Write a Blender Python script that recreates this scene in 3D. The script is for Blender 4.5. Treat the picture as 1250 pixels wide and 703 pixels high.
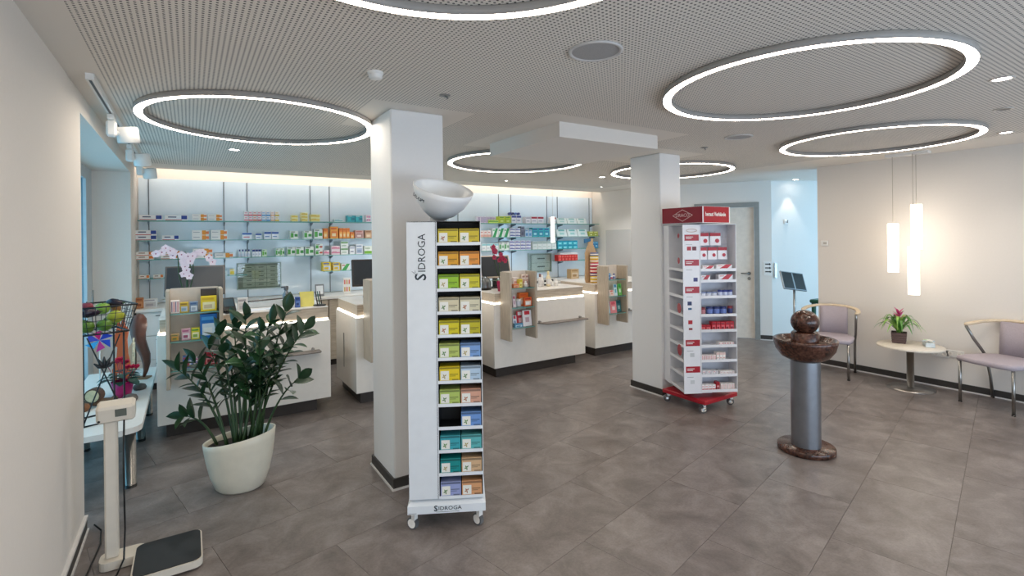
import bpy, math, random
from mathutils import Matrix, Vector
random.seed(7)
for o in list(bpy.data.objects): bpy.data.objects.remove(o)
SC = bpy.context.scene
COL = SC.collection
PI = math.pi
# ------------------------------------------------------------------ camera
F_, CX_, CY_ = 612.5, 625.0, 291.1          # pixels, 1250 x 703 frame
YAW, ROLL, H, CEIL = math.radians(32.76), math.radians(-.644), 1.65, 2.52
_c, _s = math.cos(ROLL), math.sin(ROLL)
R_ = Vector((math.cos(YAW), -math.sin(YAW), 0)); FW = Vector((math.sin(YAW), math.cos(YAW), 0)); U_ = Vector((0, 0, 1))
CAMX = _c*R_ + _s*U_; CAMY = -_s*R_ + _c*U_
cam = bpy.data.cameras.new('camera'); co = bpy.data.objects.new('camera', cam); COL.objects.link(co)
m = Matrix.Identity(4)
for i in range(3): m[i][0], m[i][1], m[i][2] = CAMX[i], CAMY[i], -FW[i]
m[2][3] = H
co.matrix_world = m
cam.sensor_width = 36; cam.sensor_fit = 'HORIZONTAL'; cam.lens = 36*F_/1250; cam.shift_y = -(351.5-CY_)/1250
cam.clip_start = .05
SC.camera = co
# ------------------------------------------------------------------ light and exposure
SC.view_settings.view_transform = 'Standard'; SC.view_settings.look = 'None'; SC.view_settings.gamma = 1
SC.view_settings.use_curve_mapping = False; SC.view_settings.exposure = 0.1
W = bpy.data.worlds.new('sky'); SC.world = W; W.use_nodes = True
W.node_tree.nodes['Background'].inputs[0].default_value = (.62, .80, .95, 1); W.node_tree.nodes['Background'].inputs[1].default_value = 1.0
RING_E, COVE_E = 24.0, 9.0
def area(name, loc, rot, sx, sy, power, color):
    l = bpy.data.lights.new(name, 'AREA'); l.shape = 'RECTANGLE'; l.size = sx; l.size_y = sy; l.energy = power; l.color = color
    o = bpy.data.objects.new(name, l); COL.objects.link(o); o.location = loc; o.rotation_euler = rot; return o
# daylight falling in through the shop front (behind the camera), the niche window and the corridor window
area('daylight_shop_front', (3.2, -2.30, .95), (PI/2, 0, 0), 6.6, 1.3, 118, (.78, .89, 1.0))
area('daylight_niche', (-1.16, 5.2, 1.25), (0, -PI/2, 0), 2.1, 2.5, 70, (.62, .86, 1.0))
area('daylight_corridor', (8.0, 1.35, 1.4), (PI/2, 0, 0), 1.6, 2.0, 60, (.36, .68, 1.0))

# ------------------------------------------------------------------ pixel helpers (a pixel gives a direction, the plane the distance)
def ray(px, py):
    u = (px-CX_)/F_; v = (py-CY_)/F_
    return CAMX*u - CAMY*v + FW
C0 = Vector((0, 0, H))
def PZ(px, py, z=0.0): d = ray(px, py); return C0 + d*((z-H)/d.z)
def PY(px, py, Y): d = ray(px, py); return C0 + d*(Y/d.y)
def PX(px, py, X): d = ray(px, py); return C0 + d*(X/d.x)
def PL(px, py, p, n): d = ray(px, py); n = Vector(n); return C0 + d*((Vector(p)-C0).dot(n)/d.dot(n))
def AT(px, py, dep): return C0 + ray(px, py)*dep
def DEP(p): return (Vector(p)-C0).dot(FW)

# ------------------------------------------------------------------ materials
def S(h):
    h = h.lstrip('#'); r = []
    for i in (0, 2, 4):
        c = int(h[i:i+2], 16)/255; r.append(c/12.92 if c <= .04045 else ((c+.055)/1.055)**2.4)
    return (*r, 1)
_M = {}
def bsdf(name):
    mt = bpy.data.materials.new(name); mt.use_nodes = True; nt = mt.node_tree
    return mt, nt, nt.nodes['Principled BSDF']
def col(h, rough=.5, metal=0, spec=.5, var=.06, scale=14.0, coat=0):
    k = (h, rough, metal, spec, var, scale, coat)
    if k in _M: return _M[k]
    mt, nt, b = bsdf('finish_'+h.lstrip('#'))
    b.inputs['Roughness'].default_value = rough; b.inputs['Metallic'].default_value = metal
    b.inputs['Specular IOR Level'].default_value = spec; b.inputs['Coat Weight'].default_value = coat
    c = S(h)
    n = nt.nodes.new('ShaderNodeTexNoise'); n.inputs['Scale'].default_value = scale; n.inputs['Detail'].default_value = 3
    tc = nt.nodes.new('ShaderNodeTexCoord'); nt.links.new(tc.outputs['Object'], n.inputs['Vector'])
    rp = nt.nodes.new('ShaderNodeValToRGB')
    rp.color_ramp.elements[0].position = .3; rp.color_ramp.elements[1].position = .7
    rp.color_ramp.elements[0].color = tuple(x*(1-var) for x in c[:3])+(1,); rp.color_ramp.elements[1].color = tuple(min(1, x*(1+var)) for x in c[:3])+(1,)
    nt.links.new(n.outputs['Fac'], rp.inputs['Fac']); nt.links.new(rp.outputs['Color'], b.inputs['Base Color'])
    _M[k] = mt; return mt
def emit(name, rgb, st):
    k = ('e', name)
    if k in _M: return _M[k]
    mt, nt, b = bsdf(name); b.inputs['Base Color'].default_value = (.8, .8, .8, 1)
    b.inputs['Emission Color'].default_value = (*rgb, 1); b.inputs['Emission Strength'].default_value = st
    _M[k] = mt; return mt
def wood(name, h1, h2, sc=(1, 1, 12), rough=.45):
    k = ('w', name)
    if k in _M: return _M[k]
    mt, nt, b = bsdf(name); b.inputs['Roughness'].default_value = rough
    tc = nt.nodes.new('ShaderNodeTexCoord'); mp = nt.nodes.new('ShaderNodeMapping'); mp.inputs['Scale'].default_value = sc
    n = nt.nodes.new('ShaderNodeTexNoise'); n.inputs['Scale'].default_value = 6; n.inputs['Detail'].default_value = 6; n.inputs['Roughness'].default_value = .65
    rp = nt.nodes.new('ShaderNodeValToRGB'); rp.color_ramp.elements[0].position = .3; rp.color_ramp.elements[1].position = .7
    rp.color_ramp.elements[0].color = S(h1); rp.color_ramp.elements[1].color = S(h2)
    nt.links.new(tc.outputs['Object'], mp.inputs['Vector']); nt.links.new(mp.outputs['Vector'], n.inputs['Vector'])
    nt.links.new(n.outputs['Fac'], rp.inputs['Fac']); nt.links.new(rp.outputs['Color'], b.inputs['Base Color'])
    _M[k] = mt; return mt
def glassy(name, tint, gl=.08, rough=.02):
    k = ('g', name)
    if k in _M: return _M[k]
    mt = bpy.data.materials.new(name); mt.use_nodes = True; nt = mt.node_tree; nt.nodes.clear()
    o = nt.nodes.new('ShaderNodeOutputMaterial'); mx = nt.nodes.new('ShaderNodeMixShader'); mx.inputs[0].default_value = gl
    t = nt.nodes.new('ShaderNodeBsdfTransparent'); t.inputs[0].default_value = (*tint, 1)
    g = nt.nodes.new('ShaderNodeBsdfGlossy'); g.inputs['Roughness'].default_value = rough
    nt.links.new(t.outputs[0], mx.inputs[1]); nt.links.new(g.outputs[0], mx.inputs[2]); nt.links.new(mx.outputs[0], o.inputs[0])
    _M[k] = mt; return mt
def granite():
    if 'gran' in _M: return _M['gran']
    mt, nt, b = bsdf('brown_granite'); b.inputs['Roughness'].default_value = .2
    tc = nt.nodes.new('ShaderNodeTexCoord'); v = nt.nodes.new('ShaderNodeTexNoise'); v.inputs['Scale'].default_value = 55; v.inputs['Detail'].default_value = 5
    n = nt.nodes.new('ShaderNodeTexNoise'); n.inputs['Scale'].default_value = 9; n.inputs['Detail'].default_value = 6
    ad = nt.nodes.new('ShaderNodeMath'); ad.operation = 'MULTIPLY_ADD'; ad.inputs[1].default_value = .55; ad2 = nt.nodes.new('ShaderNodeMath'); ad2.operation = 'MULTIPLY'; ad2.inputs[1].default_value = .45
    rp = nt.nodes.new('ShaderNodeValToRGB'); e = rp.color_ramp.elements
    e[0].position = .36; e[0].color = S('1d1210'); e[1].position = .66; e[1].color = S('6a4536')
    x = e.new(.5); x.color = S('482c22')
    nt.links.new(tc.outputs['Object'], v.inputs['Vector']); nt.links.new(tc.outputs['Object'], n.inputs['Vector'])
    nt.links.new(n.outputs['Fac'], ad2.inputs[0]); nt.links.new(v.outputs['Fac'], ad.inputs[0]); nt.links.new(ad2.outputs[0], ad.inputs[2])
    nt.links.new(ad.outputs[0], rp.inputs['Fac']); nt.links.new(rp.outputs['Color'], b.inputs['Base Color'])
    _M['gran'] = mt; return mt
def floor_mat():
    mt, nt, b = bsdf('concrete_look_vinyl')
    tc = nt.nodes.new('ShaderNodeTexCoord'); oi = nt.nodes.new('ShaderNodeObjectInfo'); geo = nt.nodes.new('ShaderNodeNewGeometry')
    off = nt.nodes.new('ShaderNodeVectorMath'); off.operation = 'SCALE'; off.inputs['Scale'].default_value = 1.0
    cb = nt.nodes.new('ShaderNodeCombineXYZ'); ml = nt.nodes.new('ShaderNodeMath'); ml.operation = 'MULTIPLY'; ml.inputs[1].default_value = 9.0
    nt.links.new(oi.outputs['Random'], ml.inputs[0]); nt.links.new(ml.outputs[0], cb.inputs['Z'])
    ad = nt.nodes.new('ShaderNodeVectorMath'); ad.operation = 'ADD'
    nt.links.new(geo.outputs['Position'], ad.inputs[0]); nt.links.new(cb.outputs[0], ad.inputs[1])
    n = nt.nodes.new('ShaderNodeTexNoise'); n.inputs['Scale'].default_value = 4.2; n.inputs['Detail'].default_value = 8; n.inputs['Roughness'].default_value = .66; n.inputs['Distortion'].default_value = .5
    n2 = nt.nodes.new('ShaderNodeTexNoise'); n2.inputs['Scale'].default_value = 90; n2.inputs['Detail'].default_value = 2
    nt.links.new(ad.outputs[0], n.inputs['Vector']); nt.links.new(ad.outputs[0], n2.inputs['Vector'])
    rp = nt.nodes.new('ShaderNodeValToRGB'); e = rp.color_ramp.elements
    e[0].position = .25; e[0].color = S('5d5450'); e[1].position = .78; e[1].color = S('9d9490'); x = e.new(.5); x.color = S('7d7470')
    nt.links.new(n.outputs['Fac'], rp.inputs['Fac'])
    mx = nt.nodes.new('ShaderNodeMixRGB'); mx.blend_type = 'MULTIPLY'; mx.inputs[0].default_value = .35
    rp2 = nt.nodes.new('ShaderNodeValToRGB'); rp2.color_ramp.elements[0].position = .3; rp2.color_ramp.elements[0].color = (.6, .6, .6, 1); rp2.color_ramp.elements[1].position = .6
    nt.links.new(n2.outputs['Fac'], rp2.inputs['Fac']); nt.links.new(rp.outputs['Color'], mx.inputs[1]); nt.links.new(rp2.outputs['Color'], mx.inputs[2])
    nt.links.new(mx.outputs[0], b.inputs['Base Color'])
    rr = nt.nodes.new('ShaderNodeMapRange'); rr.inputs['To Min'].default_value = .24; rr.inputs['To Max'].default_value = .42
    nt.links.new(n.outputs['Fac'], rr.inputs['Value']); nt.links.new(rr.outputs['Result'], b.inputs['Roughness'])
    bp = nt.nodes.new('ShaderNodeBump'); bp.inputs['Strength'].default_value = .06; bp.inputs['Distance'].default_value = .01
    nt.links.new(n2.outputs['Fac'], bp.inputs['Height']); nt.links.new(bp.outputs['Normal'], b.inputs['Normal'])
    return mt
def ceiling_mat():
    mt, nt, b = bsdf('perforated_plaster'); b.inputs['Roughness'].default_value = .9
    geo = nt.nodes.new('ShaderNodeNewGeometry'); sp = nt.nodes.new('ShaderNodeSeparateXYZ'); nt.links.new(geo.outputs['Position'], sp.inputs[0])
    def M(op, a, bb=None):
        n = nt.nodes.new('ShaderNodeMath'); n.operation = op
        for i, v in enumerate((a, bb)):
            if v is None: continue
            if isinstance(v, (int, float)): n.inputs[i].default_value = v
            else: nt.links.new(v, n.inputs[i])
        return n.outputs[0]
    P = .021
    fx = M('SUBTRACT', M('FRACT', M('DIVIDE', sp.outputs['X'], P)), .5); fy = M('SUBTRACT', M('FRACT', M('DIVIDE', sp.outputs['Y'], P)), .5)
    d = M('SQRT', M('ADD', M('MULTIPLY', fx, fx), M('MULTIPLY', fy, fy)))
    hole = M('LESS_THAN', d, .24)
    def rect(x0, x1, y0, y1):
        return M('MULTIPLY', M('MULTIPLY', M('GREATER_THAN', sp.outputs['X'], x0), M('LESS_THAN', sp.outputs['X'], x1)), M('MULTIPLY', M('GREATER_THAN', sp.outputs['Y'], y0), M('LESS_THAN', sp.outputs['Y'], y1)))
    mask = rect(-.37, 6.1, -2, 6.75)
    for r in ((.97, 1.68, 3.06, 3.86), (2.15, 3.6, 2.78, 4.15), (3.75, 4.6, 3.35, 4.2)):
        mask = M('MULTIPLY', mask, M('SUBTRACT', 1.0, rect(*r)))
    hole = M('MULTIPLY', hole, mask)
    mx = nt.nodes.new('ShaderNodeMixRGB'); mx.inputs[1].default_value = S('e8e0d6'); mx.inputs[2].default_value = S('5a5550'); nt.links.new(hole, mx.inputs[0])
    nt.links.new(mx.outputs[0], b.inputs['Base Color'])
    return mt
def plaster(name, h, sc=60, st=.05):
    k = ('p', name)
    if k in _M: return _M[k]
    mt, nt, b = bsdf(name); b.inputs['Roughness'].default_value = .85
    tc = nt.nodes.new('ShaderNodeTexCoord'); n = nt.nodes.new('ShaderNodeTexNoise'); n.inputs['Scale'].default_value = sc; n.inputs['Detail'].default_value = 4
    nt.links.new(tc.outputs['Object'], n.inputs['Vector'])
    rp = nt.nodes.new('ShaderNodeValToRGB'); c = S(h)
    rp.color_ramp.elements[0].color = tuple(x*.96 for x in c[:3])+(1,); rp.color_ramp.elements[1].color = c
    nt.links.new(n.outputs['Fac'], rp.inputs['Fac']); nt.links.new(rp.outputs['Color'], b.inputs['Base Color'])
    bp = nt.nodes.new('ShaderNodeBump'); bp.inputs['Strength'].default_value = st; bp.inputs['Distance'].default_value = .01
    nt.links.new(n.outputs['Fac'], bp.inputs['Height']); nt.links.new(bp.outputs['Normal'], b.inputs['Normal'])
    _M[k] = mt; return mt
WALL = plaster('white_wall_paint', 'e9e2da'); WALLC = plaster('column_white_paint', 'f0eeec')
BASEM = col('3a3633', .5); SEAL = col('dcd8d4', .5)
WHITE = col('eeece8', .35, var=.02); CWHITE = col('f1ece4', .22, var=.02, coat=.3); DARK = col('17181a', .35); BLACK = col('0c0d0f', .3)
PLINTH = col('3b332e', .5); STEEL = col('9a9996', .28, 1.0); CHROME = col('c8c8c8', .12, 1.0); BRUSH = col('8d8b88', .35, .9)
WOODV = wood('pale_ash_vertical', 'a99a88', 'cdbfac', (14, 14, 1)); WOODH = wood('pale_ash_horizontal', 'a99a88', 'cdbfac', (1, 10, 14))
BEECH = wood('beech', 'd6bfa0', 'e8d6ba', (8, 1, 8)); TOPW = col('ece8e2', .3, var=.02)
GLASS = glassy('clear_shelf_glass', (.86, .94, .93), .09); GEDGE = col('6fb0a8', .15, spec=.8)
WINGL = glassy('tinted_window_glass', (.40, .56, .62), .12)
FROST = glassy('frosted_glass', (.97, .975, .98), .10, .6)
LEDW = emit('led_warm', (1.0, .88, .74), RING_E); COVE = emit('cove_led', (1.0, .90, .78), COVE_E); LINE = emit('counter_led', (1.0, .93, .82), 7.0)
DOWN = emit('downlight_led', (1.0, .92, .82), 25.0); PEND = emit('pendant_opal', (1.0, .90, .76), 3.0)

# ------------------------------------------------------------------ mesh builder
class MB:
    def __init__(s): s.v = []; s.f = []; s.m = []; s.s = []
    def add(s, vs, fs, mi=0, sm=False, M=None):
        b = len(s.v)
        s.v += [tuple(M @ Vector(v)) if M is not None else tuple(v) for v in vs]
        for f in fs: s.f.append(tuple(b+i for i in f)); s.m.append(mi); s.s.append(sm)
        return s
    def box(s, x0, x1, y0, y1, z0, z1, mi=0, M=None, side=None):
        vs = [(x, y, z) for z in (z0, z1) for y in (y0, y1) for x in (x0, x1)]
        fs = [(0, 2, 3, 1), (4, 5, 7, 6), (0, 1, 5, 4), (2, 6, 7, 3), (0, 4, 6, 2), (1, 3, 7, 5)]
        if side is None: return s.add(vs, fs, mi, False, M)
        s.add(vs, fs[:2], mi, False, M); return s.add(vs, fs[2:], side, False, M)
    def cbox(s, x0, x1, y0, y1, z0, z1, b=.005, mi=0, M=None, sm=False):
        lo = (x0, y0, z0); hi = (x1, y1, z1); vs = []; idx = {}
        for sx in (0, 1):
            for sy in (0, 1):
                for sz in (0, 1):
                    for ax in range(3):
                        p = []
                        for a, sg in enumerate((sx, sy, sz)):
                            e = (lo[a], hi[a])[sg]
                            if a != ax: e += b if sg == 0 else -b
                            p.append(e)
                        idx[(sx, sy, sz, ax)] = len(vs); vs.append(p)
        fs = []
        for ax in range(3):
            o = [a for a in range(3) if a != ax]
            for sg in (0, 1):
                q = []
                for u, v in ((0, 0), (1, 0), (1, 1), (0, 1)):
                    k = [0, 0, 0]; k[ax] = sg; k[o[0]] = u; k[o[1]] = v; q.append(idx[(*k, ax)])
                fs.append(tuple(q))
            for u in (0, 1):
                for v in (0, 1):
                    q = []
                    for t, a in ((0, o[0]), (0, o[1]), (1, o[1]), (1, o[0])):
                        k = [0, 0, 0]; k[ax] = t; k[o[0]] = u; k[o[1]] = v; q.append(idx[(*k, a)])
                    fs.append(tuple(q))
        for sx in (0, 1):
            for sy in (0, 1):
                for sz in (0, 1): fs.append(tuple(idx[(sx, sy, sz, a)] for a in range(3)))
        return s.add(vs, fs, mi, sm, M)
    def prism(s, poly, z0, z1, mi=0, M=None, side=None, sm=False):
        n = len(poly); vs = [(x, y, z0) for x, y in poly]+[(x, y, z1) for x, y in poly]
        s.add(vs, [tuple(range(n-1, -1, -1)), tuple(range(n, 2*n))], mi, False, M)
        return s.add(vs, [(i, (i+1) % n, n+(i+1) % n, n+i) for i in range(n)], mi if side is None else side, sm, M)
    def lathe(s, prof, n=20, mi=0, M=None, sm=True, a0=0, a1=2*PI):
        full = abs(a1-a0-2*PI) < 1e-6; k = n if full else n+1; vs = []
        for r, z in prof:
            for i in range(k):
                a = a0+(a1-a0)*i/n; vs.append((r*math.cos(a), r*math.sin(a), z))
        fs = []
        for j in range(len(prof)-1):
            for i in range(n):
                i2 = (i+1) % k; fs.append((j*k+i, j*k+i2, (j+1)*k+i2, (j+1)*k+i))
        return s.add(vs, fs, mi, sm, M)
    def cyl(s, r, z0, z1, n=16, mi=0, M=None): return s.lathe([(0.0001, z0), (r, z0), (r, z0), (r, z1), (r, z1), (0.0001, z1)], n, mi, M, True)
    def tube(s, pts, r, n=8, mi=0, M=None, closed=False, rr=None):
        pts = [Vector(p) for p in pts]; L = len(pts); vs = []; up = None
        for i, p in enumerate(pts):
            a = pts[(i-1) % L] if (i > 0 or closed) else p; b = pts[(i+1) % L] if (i < L-1 or closed) else p
            t = (b-a).normalized()
            if up is None: up = t.orthogonal().normalized()
            else:
                up = up-t*up.dot(t); up = up.normalized() if up.length > 1e-6 else t.orthogonal().normalized()
            w = t.cross(up); q = rr[i] if rr else r
            for k in range(n):
                an = 2*PI*k/n; vs.append(p+up*(q*math.cos(an))+w*(q*math.sin(an)))
        fs = []
        for i in range(L if closed else L-1):
            for k in range(n):
                j = (i+1) % L; fs.append((i*n+k, i*n+(k+1) % n, j*n+(k+1) % n, j*n+k))
        if not closed: fs += [tuple(range(n-1, -1, -1)), tuple((L-1)*n+k for k in range(n))]
        return s.add(vs, fs, mi, True, M)
    def ball(s, c, r, n=12, mi=0, sz=1.0, M=None):
        k = max(6, n//2); prof = [(max(1e-4, r*math.sin(PI*i/k)), -r*sz*math.cos(PI*i/k)) for i in range(k+1)]
        T = Matrix.Translation(c); return s.lathe(prof, n, mi, (M @ T) if M is not None else T, True)
    def quad(s, a, b, c, d, mi=0, M=None): return s.add([a, b, c, d], [(0, 1, 2, 3)], mi, False, M)
    def mesh(s, name):
        me = bpy.data.meshes.new(name); me.from_pydata(s.v, [], s.f)
        me.polygons.foreach_set('material_index', s.m); me.polygons.foreach_set('use_smooth', s.s); me.update(); return me
    def build(s, name, mats, parent=None, loc=None, rz=0, label=None):
        me = s.mesh(name)
        for x in (mats if isinstance(mats, (list, tuple)) else [mats]): me.materials.append(x)
        return inst(name, me, parent, loc, rz, label)
def inst(name, me, parent=None, loc=None, rz=0, label=None):
    o = bpy.data.objects.new(name, me); COL.objects.link(o)
    if parent: o.parent = parent
    if loc is not None: o.location = loc
    if rz: o.rotation_euler.z = rz
    if label: o['label'] = label
    return o
def tag(o, label, cat, group=None):
    o['label'] = label; o['category'] = cat
    if group: o['group'] = group
    return o
def struct(o, label=None):
    o['kind'] = 'structure'
    if label: o['label'] = label
    return o
def thing(name, label, cat, loc=(0, 0, 0), rz=0, group=None):
    o = bpy.data.objects.new(name, None); COL.objects.link(o); o.location = loc; o.rotation_euler.z = rz; o.empty_display_size = .05
    return tag(o, label, cat, group)
def T(x, y, z): return Matrix.Translation((x, y, z))
def RZ(a): return Matrix.Rotation(a, 4, 'Z')
def RX(a): return Matrix.Rotation(a, 4, 'X')
def RY(a): return Matrix.Rotation(a, 4, 'Y')
def text(body, size, M, mt, parent, name='lettering', sx=1.0, bold=0.0):
    c = bpy.data.curves.new('t', 'FONT'); c.body = body; c.size = size; c.align_x = 'CENTER'; c.align_y = 'CENTER'; c.extrude = .0004; c.offset = bold
    c.resolution_u = 2
    t = bpy.data.objects.new('t', c); me = bpy.data.meshes.new_from_object(t); bpy.data.objects.remove(t); bpy.data.curves.remove(c)
    me.transform(M @ Matrix.Diagonal((sx, 1, 1, 1))); me.materials.clear(); me.materials.append(mt); me.name = name
    return inst(name, me, parent)
FRONT = RX(PI/2)      # text lying in XY -> standing, facing -Y
def arc(cx, cy, r, a0, a1, n): return [(cx+r*math.cos(a0+(a1-a0)*i/n), cy+r*math.sin(a0+(a1-a0)*i/n)) for i in range(n+1)]
def rrect(x0, x1, y0, y1, r, n=4):
    return arc(x1-r, y1-r, r, 0, PI/2, n)+arc(x0+r, y1-r, r, PI/2, PI, n)+arc(x0+r, y0+r, r, PI, 1.5*PI, n)+arc(x1-r, y0+r, r, 1.5*PI, 2*PI, n)

# ================================================================== THE ROOM
# ---- floor: large vinyl tiles laid at an angle
fl = struct(MB().box(-1.0, 9.1, -2.0, 7.6, -.12, -.004).build('floor', col('5a534e', .7)), 'grey-brown concrete-look tile floor')
FM = floor_mat(); TA = math.radians(12.56); TW, TL = .476, .952
def clip(poly, x0, x1, y0, y1):
    for ax, lim, sg in ((0, x0, 1), (0, x1, -1), (1, y0, 1), (1, y1, -1)):
        out = []
        for i in range(len(poly)):
            a, b = poly[i-1], poly[i]; da, db = sg*(a[ax]-lim), sg*(b[ax]-lim)
            if (da >= 0) != (db >= 0):
                t = da/(da-db); out.append((a[0]+(b[0]-a[0])*t, a[1]+(b[1]-a[1])*t))
            if db >= 0: out.append(b)
        poly = out
        if len(poly) < 3: return []
    return poly
ca, sa = math.cos(TA), math.sin(TA)
g = .0009
tile_me = MB().box(-TL/2+g, TL/2-g, -TW/2+g, TW/2-g, -.004, 0).mesh('floor_tile'); tile_me.materials.append(FM)
for j in range(-8, 18):
    for i in range(-6, 14):
        v = .226+TW*(j+.5); u = TL*(i+.5)+(TL/2 if j % 2 else 0)+.3
        cx, cy = u*ca-v*sa, u*sa+v*ca
        sh = [(-TL/2+g, -TW/2+g), (TL/2-g, -TW/2+g), (TL/2-g, TW/2-g), (-TL/2+g, TW/2-g)]
        wd = [(cx+x*ca-y*sa, cy+x*sa+y*ca) for x, y in sh]
        pc = clip(wd, -.88, 8.9, -.9, 7.45)
        if not pc: continue
        ar = abs(sum(pc[k-1][0]*pc[k][1]-pc[k][0]*pc[k-1][1] for k in range(len(pc))))/2
        if ar < .004: continue
        # not outside the room (beyond the right wall and the slanted door wall)
        mx, my = sum(p[0] for p in pc)/len(pc), sum(p[1] for p in pc)/len(pc)
        if mx > 6.85 and my < 1.4: continue
        if mx > 6.9 and my > 6.1: continue
        if ar > .999*(TL-2*g)*(TW-2*g): inst('floor_tile', tile_me, fl, (cx, cy, 0), TA)
        else: MB().prism(pc, -.004, 0).build('floor_tile', FM, fl)
# ---- ceiling with cove slot along the back wall
CM = ceiling_mat()
struct(MB().box(-1.0, 9.1, -2.0, 7.20, CEIL, CEIL+.05).build('ceiling', CM), 'white perforated plaster ceiling')
struct(MB().box(-1.0, 7.2, 7.20, 7.6, CEIL+.22, CEIL+.26).box(-1.0, 7.2, 7.17, 7.20, CEIL+.05, CEIL+.26).build('ceiling_cove', WALL), 'cove recess above the shelf wall')
tag(MB().box(-.5, 6.6, 7.205, 7.235, CEIL+.055, CEIL+.075).build('cove_light_strip', COVE), 'warm light strip hidden in the cove above the shelf wall', 'light strip')
struct(MB().box(2.33, 3.40, 2.95, 3.98, 2.405, CEIL).build('ceiling_soffit', WALL), 'dropped white box under the ceiling between the two columns')
# ---- walls
struct(MB().box(-.80, -.52, -2.0, 3.76, 0, CEIL).build('wall_left', WALL), 'plain white wall along the left edge')
struct(MB().box(-.88, -.52, 3.76, 6.68, 2.40, CEIL).build('wall_left_lintel', WALL))
struct(MB().box(-1.0, -.52, 6.68, 7.45, 0, CEIL+.2).build('wall_left_pier', WALL))
struct(MB().box(-1.0, 6.9, 7.45, 7.6, 0, CEIL+.3).build('wall_back', WALL), 'white rear wall behind the glass shelves')
struct(MB().box(6.68, 6.80, 5.96, 7.45, 0, CEIL+.3).build('wall_right_rear', WALL))
struct(MB().box(6.80, 6.95, -2.0, 3.30, 0, CEIL).build('wall_right', WALL), 'white waiting-corner wall')
DW0, DW1 = Vector((6.68, 5.96)), Vector((7.713, 4.432)); dwd = (DW1-DW0).normalized(); dwn = Vector((dwd.y, -dwd.x))   # dwn points into the room? fixed below
if dwn.dot(-DW0) < 0: dwn = -dwn
DWL = (DW1-DW0).length
DWM = Matrix(((dwd.x, -dwn.x, 0, DW0.x), (dwd.y, -dwn.y, 0, DW0.y), (0, 0, 1, 0), (0, 0, 0, 1)))    # local: x along the wall, -y into the room
def wl(px, py, off=0):    # pixel -> local coords on door wall
    p = PL(px, py, (DW0.x, DW0.y, 0), (dwn.x, dwn.y, 0)); q = DWM.inverted() @ p; return q
dl, dr_ = wl(848, 300).x, wl(927, 300).x
w = MB().box(-.06, dl, 0, .12, 0, CEIL, M=DWM).box(dr_, DWL, 0, .12, 0, CEIL, M=DWM).box(dl, dr_, 0, .12, 2.185, CEIL, M=DWM)
struct(w.build('wall_door', WALL), 'slanted wall with the door')
B0, B1 = Vector((7.74, 4.50)), Vector((8.95, 3.80)); bd = (B1-B0).normalized(); bn = Vector((-bd.y, bd.x))
if bn.dot(-B0) > 0: bn = -bn
BM = Matrix(((bd.x, bn.x, 0, B0.x), (bd.y, bn.y, 0, B0.y), (0, 0, 1, 0), (0, 0, 0, 1)))
struct(MB().box(0, (B1-B0).length, 0, .12, 0, CEIL, M=BM).build('wall_corridor', WALL), 'corridor wall in cool daylight')
struct(MB().box(8.92, 9.05, 1.3, 3.86, 0, CEIL).build('wall_corridor_end', WALL))
# corridor window (source of the cool light there)
wf = MB()
for a in ((6.98, 7.06, 1.2, 1.28, 0, CEIL), (8.84, 8.92, 1.2, 1.28, 0, CEIL), (7.06, 8.84, 1.2, 1.28, 0, .25), (7.06, 8.84, 1.2, 1.28, 2.4, CEIL)): wf.box(*a)
o = struct(wf.build('window_3', WHITE)); MB().box(7.06, 8.84, 1.235, 1.245, .25, 2.4).build('pane', glassy('clear_window', (.95, .97, 1), .06), o)
# shop front behind the camera
wf = MB()
for a in ((-.8, 6.95, -2.12, -2.0, 0, .25), (-.8, 6.95, -2.12, -2.0, 2.42, CEIL), (-.8, -.3, -2.12, -2.0, .25, 2.42), (6.6, 6.95, -2.12, -2.0, .25, 2.42)): wf.box(*a)
struct(wf.build('wall_front', WALL))
wf = MB()
for k in range(5):
    x = -.3+6.9*k/4; wf.box(max(-.3, x-.03), min(6.6, x+.03), -2.1, -2.03, .25, 2.42)
o = struct(wf.build('window_2', col('70767a', .4, .6)))
for k in range(4):
    x = -.3+6.9*k/4; MB().box(x+.03, x+6.9/4-.03, -2.07, -2.06, .25, 2.42).build('pane', glassy('clear_window', (.95, .97, 1), .06), o)
# niche window
wy0, wy1 = 3.72, 6.42
wf = MB()
for a in ((wy0, wy1, .0, .10), (wy0, wy1, 2.28, 2.40), (wy0, wy0+.07, .1, 2.28), (wy1-.07, wy1, .1, 2.28), (5.0, 5.07, .1, 2.28)): wf.box(-.90, -.84, a[0], a[1], a[2], a[3])
wf.box(-.90, -.84, wy1, 6.68, 0, 2.40)
o = struct(wf.build('window_1', col('b9c3c8', .4)), 'tall window in the left niche, blue daylight behind')
MB().box(-.875, -.865, wy0+.07, 5.0, .1, 2.28).build('pane', WINGL, o); MB().box(-.875, -.865, 5.07, wy1-.07, .1, 2.28).build('pane', WINGL, o)
MB().tube([(-.835, wy1-.04, 1.05), (-.80, wy1-.04, 1.05), (-.80, wy1-.04, 1.19)], .008, 6).build('window_handle', STEEL, o)
# ---- columns
def column(x0, x1, y0, y1, label):
    o = struct(MB().cbox(x0, x1, y0, y1, 0, CEIL, .008).build('column', WALLC), label)
    t = .012
    MB().box(x0-t, x1+t, y0-t, y1+t, .012, .075).build('baseboard', BASEM, o)
    MB().box(x0-t-.008, x1+t+.008, y0-t-.008, y1+t+.008, 0, .013).build('sealing_strip', SEAL, o)
column(1.125, 1.505, 3.215, 3.655, 'square white column behind the tall tea rack')
column(4.10, 4.42, 3.53, 3.95, 'square white column beside the red dressing rack')
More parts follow.
